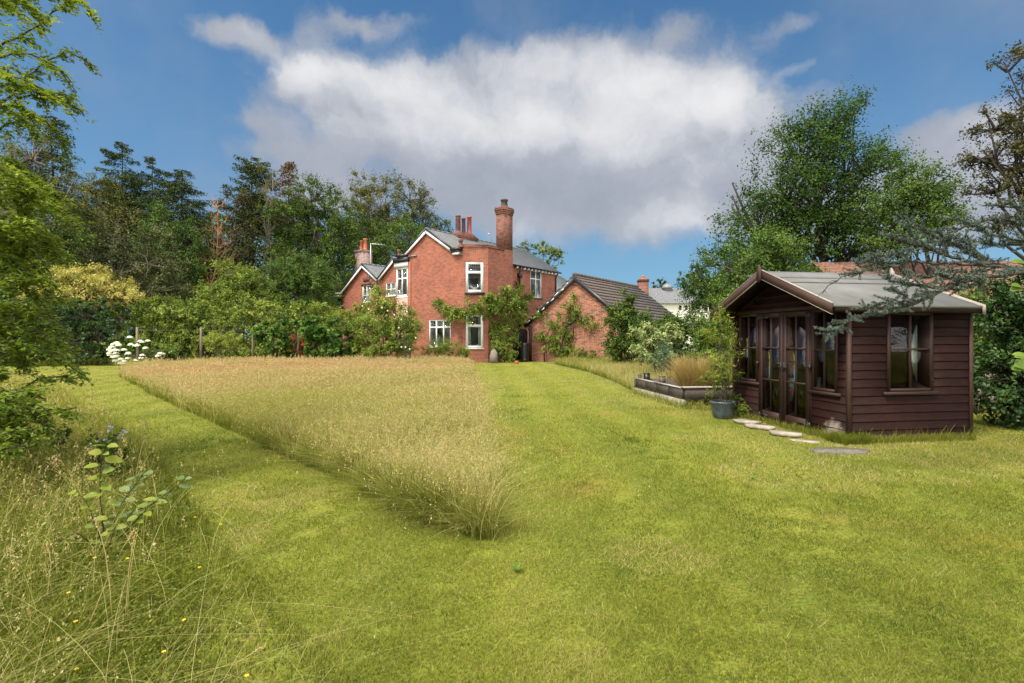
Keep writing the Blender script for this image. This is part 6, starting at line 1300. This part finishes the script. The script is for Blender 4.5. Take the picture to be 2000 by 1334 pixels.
# ------------------------------------------------------------------ foreground plants
def drooping_tree():
    """fine leaved tree at the left edge: arching boughs with hanging pinnate sprays"""
    rng = np.random.default_rng(501); tb = np.array([-7.4, 5.6]); root = thing('pinnate_tree', 'bright green fine leaved tree arching in from the left foreground', 'tree', (*tb, 0))
    tr = MB(); spine = np.array([(0, 0, -.05), (.05, 0, 1), (.1, .05, 2), (.0, .1, 3), (.1, .1, 4.2), (.2, 0, 5.5)]); tr.tube(spine, [.13, .12, .1, .09, .07, .03], 9)
    B = []
    def pp(px, py, d): return np.array([X(px, d) - tb[0], d - tb[1], Z(py, d)])
    L = [([(-80, 700), (-10, 596), (60, 590), (136, 578)], 5.0), ([(-120, 660), (0, 624), (40, 632), (90, 638), (150, 652)], 5.2), ([(-60, 800), (0, 737), (29, 675), (66, 600)], 4.9),
         ([(-60, 860), (4, 818), (25, 799), (90, 800), (150, 796)], 4.7), ([(-50, 850), (20, 778), (60, 752), (103, 731), (150, 740)], 4.9), ([(-90, 640), (0, 589), (30, 550), (66, 523)], 5.3),
         ([(-100, 520), (0, 440), (60, 395), (120, 405), (165, 440)], 5.0), ([(-100, 470), (-20, 390), (40, 368), (100, 390), (140, 420)], 5.4), ([(-120, 560), (-20, 500), (60, 470), (120, 480)], 5.1), ([(-90, 420), (-10, 372), (60, 362), (120, 372)], 4.7),
         ([(-200, 140), (0, 88), (60, 60), (110, 20), (150, -10)], 5.6), ([(-200, 260), (0, 205), (60, 140), (130, 100), (185, 130)], 5.6), ([(-200, 60), (-20, 20), (80, -20), (160, 0), (190, 35)], 5.4), ([(-200, 300), (-20, 230), (60, 185), (120, 190), (165, 225)], 5.9),
         ([(-180, 200), (-20, 120), (50, 100), (110, 130), (150, 180)], 5.3), ([(-200, -60), (-40, -40), (40, 20), (90, 60)], 5.8), ([(-150, 280), (0, 250), (70, 230), (120, 260), (140, 320)], 6.0), ([(-150, 420), (-40, 300), (20, 310), (60, 330)], 5.8),
         ([(-100, 900), (-20, 850), (30, 840), (80, 850)], 4.6), ([(-100, 760), (-20, 700), (60, 690), (120, 700), (170, 740)], 5.4), ([(-100, 640), (0, 560), (70, 540), (110, 560)], 4.6), ([(-90, 820), (-10, 780), (50, 760), (90, 780)], 4.3), ([(-60, 930), (0, 880), (50, 870)], 4.4),
         ([(-100, 580), (-10, 520), (30, 500), (80, 520)], 5.7), ([(-120, 720), (-20, 660), (40, 650), (100, 665), (150, 690)], 5.8), ([(-140, 480), (-30, 440), (20, 430), (70, 440)], 4.5), ([(-100, 900), (-30, 820), (20, 830), (70, 870)], 5.3)]
    edge = lambda y: np.interp(y, [-60, 40, 140, 230, 275, 345, 370, 440, 500, 640, 720, 800, 860, 900], [150, 185, 185, 150, 95, 90, 130, 172, 140, 165, 165, 165, 120, 40])
    for k in range(50):
        y = rng.uniform(355, 880) if k > 6 else rng.uniform(-60, 265); ex = edge(y) * rng.uniform(.25, .98); d = rng.uniform(4.5, 6.3); r_ = rng.uniform(20, 80)
        L.append(([(-170, y - r_ * .2), (-60, y - r_), (ex * .3, y - r_ * .95), (ex * .7, y - r_ * .5), (ex, y)], d))
    for pts, d in L:
        P = np.array([pp(px, py, d + (i - 2) * .08) for i, (px, py) in enumerate(pts)]); j = np.argmin(np.abs(spine[:, 2] - max(.3, P[0, 2] - .5)))
        P = np.vstack([spine[j], P]); B.append(P)
    P_, D_, T_, S_, Nn = [], [], [], [], []
    for P in B:
        seg = np.linalg.norm(np.diff(P, axis=0), axis=1); cum = np.concatenate([[0], np.cumsum(seg)]); n = 26; s = np.linspace(0, cum[-1], n); Q = np.stack([np.interp(s, cum, P[:, k]) for k in range(3)], -1); Q[1:-1] += rng.normal(size=(n - 2, 3)) * .012
        tr.tube(Q, np.linspace(.026, .005, n), 5, cap=False); dirn = unit(np.gradient(Q, axis=0)); st = seg[0] / cum[-1]
        for i in range(74):
            f = rng.uniform(st * .9 + .05, 1.0); k = int(f * (n - 1)); q0 = Q[k]
            if (q0[0] + tb[0]) / (q0[1] + tb[1]) < -1.06: continue
            d0 = dirn[k]; side = unit(np.cross(d0, (0, 0, 1.))) * rng.choice((-1, 1)); ln = rng.uniform(.10, .34) * (1.15 - .45 * f)
            e = q0 + (d0 * .7 + side * rng.uniform(.1, .8)) * ln + np.array([0, 0, -rng.uniform(-.05, .5) * ln]); c = np.stack([q0 + (e - q0) * t - np.array([0, 0, .10 * ln * t * t]) for t in np.linspace(0, 1, 5)])
            if i % 2: tr.tube(c, [.004, .0035, .003, .002, .0015], 3, cap=False)
            tint = .5 + rng.normal() * .14; m = max(4, int(ln / .030))
            for t in np.linspace(.12, 1, m):
                p = q0 + (e - q0) * t - np.array([0, 0, .10 * ln * t * t]); ax = unit(e - q0 - np.array([0, 0, .4 * ln * t])); lat = unit(np.cross(ax, (0, 0, 1.)) + 1e-6)
                for sg in (-1, 1):
                    p = p + rng.normal(size=3) * .016; dd = unit(ax * .75 + lat * sg * .8 + np.array([0, 0, -.25]) + rng.normal(size=3) * .45); lf = rng.uniform(.035, .07) * (1.1 - .45 * abs(t - .45)); P_.append(p + dd * lf * .45); D_.append(dd); S_.append(lf); T_.append(tint + rng.normal() * .09); Nn.append(np.cross(dd, lat) * sg * .3 + np.array([0, 0, 1.]) + rng.normal(size=3) * .3)
    tr.build('trunk', 'bark_dark', root, smooth=True); c = MB(); S_ = np.array(S_); leaves(c, np.array(P_), np.array(Nn), S_ * rng.uniform(.8, 1.3, len(S_)), S_ * .46, rng, np.array(T_), np.array(D_)); c.build('crown', 'bright', root)
drooping_tree()

def blue_cedar():
    rng = np.random.default_rng(511); tb = np.array([X(2120, 6.3), 6.3]); root = thing('blue_cedar', 'blue grey cedar whose dark boughs reach over the summerhouse roof from the right', 'tree', (*tb, 0)); tr, fo = MB(), MB()
    spine = np.array([(0, 0, -.05), (.02, 0, 1), (0, .03, 2.3), (-.02, .03, 3.6), (0, 0, 4.4)]); tr.tube(spine, [.14, .13, .11, .06, .02], 9)
    def pp(px, py, d): return np.array([X(px, d) - tb[0], d - tb[1], Z(py, d)])
    L = [([(2100, 545), (2000, 528), (1950, 517), (1907, 496), (1847, 472), (1800, 449), (1770, 440), (1752, 420)], 5.9, .026, 0), ([(1957, 520), (1903, 515), (1849, 499), (1796, 481), (1747, 468), (1719, 444)], 5.7, .018, 0),
         ([(1960, 521), (1890, 516), (1837, 514), (1781, 510), (1734, 517), (1697, 528), (1655, 538)], 5.5, .016, 0), ([(2100, 520), (1987, 535), (1931, 541), (1884, 550), (1847, 565), (1819, 579), (1790, 592), (1750, 607), (1720, 617), (1692, 616), (1668, 624), (1640, 637), (1606, 660)], 5.3, .024, 1),
         ([(1850, 565), (1810, 560), (1780, 556), (1740, 549), (1722, 543)], 5.2, .010, 1), ([(1790, 590), (1770, 578), (1750, 570), (1738, 560)], 5.2, .008, 0), ([(2100, 470), (2000, 440), (1950, 425), (1900, 440), (1860, 450)], 6.2, .02, 1), ([(2080, 480), (1990, 470), (1930, 455), (1880, 430), (1840, 425)], 6.0, .014, 1),
         ([(2090, 500), (2000, 480), (1950, 478), (1890, 470), (1830, 458)], 6.4, .014, 1), ([(1940, 515), (1900, 500), (1870, 480), (1860, 455)], 5.8, .008, 1), ([(1850, 498), (1845, 470), (1830, 450)], 5.7, .007, 1), ([(1796, 480), (1780, 460), (1772, 430)], 5.6, .006, 1),
         ([(1930, 541), (1900, 560), (1860, 568)], 5.4, .007, 1), ([(1781, 510), (1760, 500), (1720, 498), (1690, 505)], 5.5, .007, 1), ([(1734, 517), (1700, 510), (1670, 515)], 5.5, .006, 1), ([(1906, 496), (1890, 475), (1875, 470)], 5.8, .006, 1), ([(1884, 550), (1850, 540), (1800, 540), (1770, 530)], 5.3, .008, 1), ([(1663, 534), (1645, 541), (1630, 551), (1615, 560), (1606, 574)], 5.45, .006, 2),
         ([(1725, 617), (1700, 605), (1680, 598), (1672, 606)], 5.3, .008, 1), ([(1780, 597), (1740, 590), (1710, 598)], 5.3, .007, 1), ([(2050, 440), (1980, 400), (1940, 400)], 6.3, .012, 1), ([(1950, 517), (1930, 530), (1890, 535), (1850, 530)], 5.6, .007, 1)]
    for k in range(16):      # boughs on the side away from the view
        y0 = rng.uniform(240, 560); L.append(([(2125, y0 + 40), (2180 + k * 4, y0), (2260, y0 - 10), (2340, y0 + rng.uniform(-20, 60))], 6.3 + rng.uniform(-.5, .9), .015, 1))
    P_, N_, S_, D_, T_ = [], [], [], [], []
    for pts, d, r, fol in L:
        P = np.array([pp(px, py, d) for px, py in pts]); seg = np.linalg.norm(np.diff(P, axis=0), axis=1); cum = np.concatenate([[0], np.cumsum(seg)]); n = max(8, int(cum[-1] / .06)); s = np.linspace(0, cum[-1], n); Q = np.stack([np.interp(s, cum, P[:, k]) for k in range(3)], -1); Q[1:-1] += rng.normal(size=(n - 2, 3)) * .006
        tr.tube(Q, np.linspace(r, .004, n), 6, cap=False); dr = unit(np.gradient(Q, axis=0))
        for i in range(int(cum[-1] * (46 if fol != 2 else 14))):
            f = rng.uniform(.12, 1); k = int(f * (n - 1)); dens = {0: .3 + .7 * (f > .6), 1: 1.0, 2: 0.15}[fol]
            tw = unit(dr[k] * .6 + rng.normal(size=3) * np.array([.6, .9, .3]) + np.array([0, 0, .15])) * rng.uniform(.05, .22) * (1.2 - f * .5); e = Q[k] + tw; tr.tube([Q[k], (Q[k] + e) / 2 + rng.normal(size=3) * .008, e], [.0035, .003, .002], 3, cap=False)
            if rng.random() > dens: continue
            for q in np.linspace(.1, 1, max(2, int(np.linalg.norm(tw) / .022))):
                c = Q[k] + tw * q; m = 16; dd = unit(rng.normal(size=(m, 3)) + np.array([0, 0, .55])); t = .45 + rng.normal() * .15
                P_.append(c + dd * .011); D_.append(dd); N_.append(np.cross(dd, rng.normal(size=(m, 3)))); T_.append(np.full(m, t) + rng.normal(size=m) * .1); S_.append(np.full(m, .026))
    P_, D_, N_, T_, S_ = (np.concatenate(q) for q in (P_, D_, N_, T_, S_)); leaves(fo, P_, N_, S_, S_ * .26, rng, T_, D_)
    tr.build('trunk', 'bark_dark', root, smooth=True); fo.build('crown', 'blue_cedar', root)
blue_cedar()

def leaf_blade(mb, base, d, n, L, W, tint):
    """one broad rounded leaf with a midrib fold and a slightly drooping tip"""
    d, n = unit(d), unit(n); n = unit(n - d * np.dot(d, n)); b = np.cross(n, d); s = np.linspace(0, 1, 7); w = W * .5 * np.sin(np.pi * s ** .82) ** .75 * (1 + .0 * s); w[-1] = 0; w[0] = W * .04
    mid = base + d * (s * L)[:, None] - n * (.16 * L * s ** 2)[:, None]; l = mid + b * w[:, None] + n * (w * .22)[:, None]; r = mid - b * w[:, None] + n * (w * .22)[:, None]
    v = np.vstack([mid, l, r]); f = []
    for i in range(6): f += [(i, i + 1, 8 + i, 7 + i), (i + 1, i, 14 + i, 15 + i)]
    mb.add(v, f, tint + np.tile(s * .12, 3))
def sapling():
    rng = np.random.default_rng(521); d0 = 3.55; base = np.array([X(206, d0), d0]); root = thing('hazel_sapling', 'young hazel sapling with large yellow green leaves in the left foreground grass', 'sapling', (*base, 0)); st, lf, lb = MB(), MB(), MB()
    def pp(px, py, d): return np.array([X(px, d) - base[0], d - base[1], Z(py, d)])
    S = [([(208, 1110), (204, 1060), (200, 1010), (196, 975), (195, 925), (200, 895), (207, 870)], 3.5, [(0.42, -1), (.5, 1), (.58, -1), (.64, 1), (.7, -1), (.76, 1), (.82, -1), (.88, 1), (.93, -1), (1.0, 1)], .115, 0),
         ([(206, 1105), (196, 1050), (180, 1010), (172, 985), (160, 970), (148, 965)], 3.4, [(.45, 1), (.55, -1), (.65, 1), (.78, -1), (.9, 1), (1, -1)], .09, 0),
         ([(212, 1100), (235, 1050), (262, 1020), (282, 1000), (296, 985), (310, 975)], 3.55, [(.6, 1), (.68, -1), (.76, 1), (.84, -1), (.92, 1), (1, -1)], .085, 0),
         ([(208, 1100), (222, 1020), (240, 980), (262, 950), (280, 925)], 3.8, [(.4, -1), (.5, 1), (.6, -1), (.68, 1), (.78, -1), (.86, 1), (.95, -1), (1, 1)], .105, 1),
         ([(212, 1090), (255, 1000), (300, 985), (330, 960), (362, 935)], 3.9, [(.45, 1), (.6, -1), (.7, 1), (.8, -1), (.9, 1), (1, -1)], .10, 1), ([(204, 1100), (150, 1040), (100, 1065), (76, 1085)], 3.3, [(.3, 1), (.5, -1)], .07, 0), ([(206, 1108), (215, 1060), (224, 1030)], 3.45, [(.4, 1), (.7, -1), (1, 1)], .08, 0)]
    for pts, d, lv, L, back in S:
        P = np.array([pp(px, py, d) for px, py in pts]); P[0] = (rng.normal() * .01, rng.normal() * .01, 0); cum = np.concatenate([[0], np.cumsum(np.linalg.norm(np.diff(P, axis=0), axis=1))]); s = np.linspace(0, cum[-1], 14); Q = np.stack([np.interp(s, cum, P[:, k]) for k in range(3)], -1)
        st.tube(Q, np.linspace(.0055, .0018, 14), 6)
        for f, sd in lv:
            p = np.array([np.interp(f * cum[-1], s, Q[:, k]) for k in range(3)]); dd = np.array([sd * 1.0, rng.uniform(-.7, .4), rng.uniform(-.15, .35)]); nrm = np.array([rng.normal() * .2, -.55 + rng.normal() * .2, 1.0]); q = p + unit(dd) * .012; st.tube([p, q], [.0012, .001], 4)
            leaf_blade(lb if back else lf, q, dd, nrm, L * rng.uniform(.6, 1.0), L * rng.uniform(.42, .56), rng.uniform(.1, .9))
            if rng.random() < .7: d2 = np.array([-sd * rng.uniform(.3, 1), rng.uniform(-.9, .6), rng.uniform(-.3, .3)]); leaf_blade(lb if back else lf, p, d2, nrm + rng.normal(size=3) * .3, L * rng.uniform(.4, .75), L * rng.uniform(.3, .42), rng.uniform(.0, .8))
    st.build('stem', 'bark_dark', root, smooth=True); lf.build('leaves', 'hazel', root, smooth=True); a = lb.build('leaves', 'hazel_back', root, smooth=True); a['label'] = 'bluish green leaves at the back, shade painted in'
    # small bush with pale blue seed heads behind it
    q = G(215, 895); q = (X(215, 5.2), 5.2)
    plant('flowering_bramble', 'small dark bush with pale blue grey seed heads just behind the sapling', 'plant', q, [(X(a, 5.2), 5.2, Z(b, 5.2), .13, .15, .07) for a, b in ((200, 870), (225, 862), (180, 885), (240, 880), (120, 848), (110, 862), (160, 860))] + [(q[0], q[1], .2, .25, .2, .16)], 1500, .036, 'dark_broad', 'bark_dark', 522, .008, .13, stems=4, tint0=.6, sub=.9)
    rp = bpy.data.objects['flowering_bramble']; fm = MB()
    for px, py in ((214, 833), (218, 836), (235, 848), (242, 842), (232, 855), (205, 858), (190, 864), (180, 872), (246, 845), (212, 842)):
        c = np.array([X(px, 5.1) - q[0], -.1, Z(py, 5.1)]); dd = unit(rng.normal(size=(10, 3))); leaves(fm, c + dd * .012, dd, .02, .014, rng, rng.random(10))
    fm.build('seed_heads', 'flower_blue', rp)
    # hazel reaching in at the right edge, close to the viewpoint
    hb = np.array([X(2085, 2.7), 2.7]); hr = thing('hazel_bush', 'hazel shoot with a few big bright leaves poking in at the right edge', 'bush', (*hb, 0)); st, lf = MB(), MB()
    for pts in ([(2085, 1200), (2080, 800), (2060, 620), (2030, 540), (2000, 512)], [(2085, 1100), (2070, 850), (2040, 720), (2005, 695)], [(2085, 1150), (2060, 820), (2030, 745), (1996, 718)], [(2085, 1150), (2040, 620), (2020, 560), (1996, 560)]):
        P = np.array([[X(px, 2.7) - hb[0], 0, max(0, Z(py, 2.7))] for px, py in pts]); P[0, 2] = 0; st.tube(P, np.linspace(.009, .002, len(P)), 6)
        for k in (-1, -2):
            for sd in (-1, 1):
                p = P[k]; dd = np.array([-1.0, rng.uniform(-.4, .4), rng.uniform(-.1, .35) * sd]); leaf_blade(lf, p, dd, np.array([.2, -.7, .8]), .06, .045, rng.uniform(.2, .6))
    for k in range(130):
        p = np.array([rng.uniform(.05, .45), rng.uniform(-.3, .3), rng.uniform(.15, 1.7)]); leaf_blade(lf, p, rng.normal(size=3), np.array([.1, -.3, 1]) + rng.normal(size=3) * .4, rng.uniform(.05, .09), .05, rng.uniform(.1, .8))
        if k % 7 == 0: st.tube([(0, 0, max(0, p[2] - .3)), p * (.5, .5, 1) - (0, 0, .1), p], [.006, .004, .002], 5)
    st.build('stem', 'bark', hr, smooth=True); lf.build('leaves', 'bright', hr, smooth=True)
    # tall dry stalks in front
    for i, (pts, d) in enumerate((([(222, 1240), (215, 1150), (206, 1080), (198, 1050), (186, 1015)], 2.55), ([(155, 1290), (178, 1210), (210, 1130), (240, 1070), (262, 1035)], 2.5), ([(242, 1250), (247, 1180), (252, 1110), (263, 1045)], 2.6), ([(90, 1240), (94, 1150), (100, 1100), (92, 1060)], 2.7), ([(60, 1270), (62, 1220), (55, 1180)], 2.5), ([(430, 1330), (470, 1290), (520, 1258)], 2.3))):
        P = np.array([[X(px, d), d, max(Z(py, d), 0)] for px, py in pts]); b0 = P[0].copy(); P[0, 2] = -.01; P -= (b0[0], b0[1], 0); m = MB(); m.tube(P, np.linspace(.0028, .0012, len(P)), 5, tint=.86)
        n = 40; s = rng.random(n); tip, pv = P[-1], P[-2]; q = tip + (pv - tip) * (s * .5)[:, None] + rng.normal(size=(n, 3)) * .0035; leaves(m, q, rng.normal(size=(n, 3)), .012, .0045, rng, .85 + .12 * rng.random(n), np.tile(unit(tip - pv), (n, 1)))
        tag(m.build('dry_grass_stalk', 'gold_grass', None, loc=(b0[0], b0[1], 0)), ['long pale stalk leaning left in front of the hazel sapling', 'long dry stalk slanting right under the hazel sapling', 'upright thin dry stalk right of the two crossing ones', 'dry stalk with a drooping head left of the sapling', 'short dry stalk near the lower left corner', 'low bent dry stalk over the edge of the mown grass'][i], 'grass stalk', 'dry stalks in the left foreground')
    # plantain rosettes in the lawn
    for i, (px, py, lab) in enumerate(((1010, 1118, 'flat green plantain rosette in the lawn just below the tip of the meadow'), (1470, 938, 'small dark green weed in the lawn left of the stepping stone'))):
        c = G(px, py); m = MB()
        for a in np.linspace(0, 6.0, 11): leaf_blade(m, np.array([0, 0, .012]), np.array([math.cos(a), math.sin(a), .8]), np.array([0, 0, 1.]), rng.uniform(.03, .06), .016, .3 + .4 * rng.random())
        tag(m.build('plantain_weed', 'vine', None, loc=(*c, 0)), lab, 'weed', 'weeds in the lawn')
sapling()
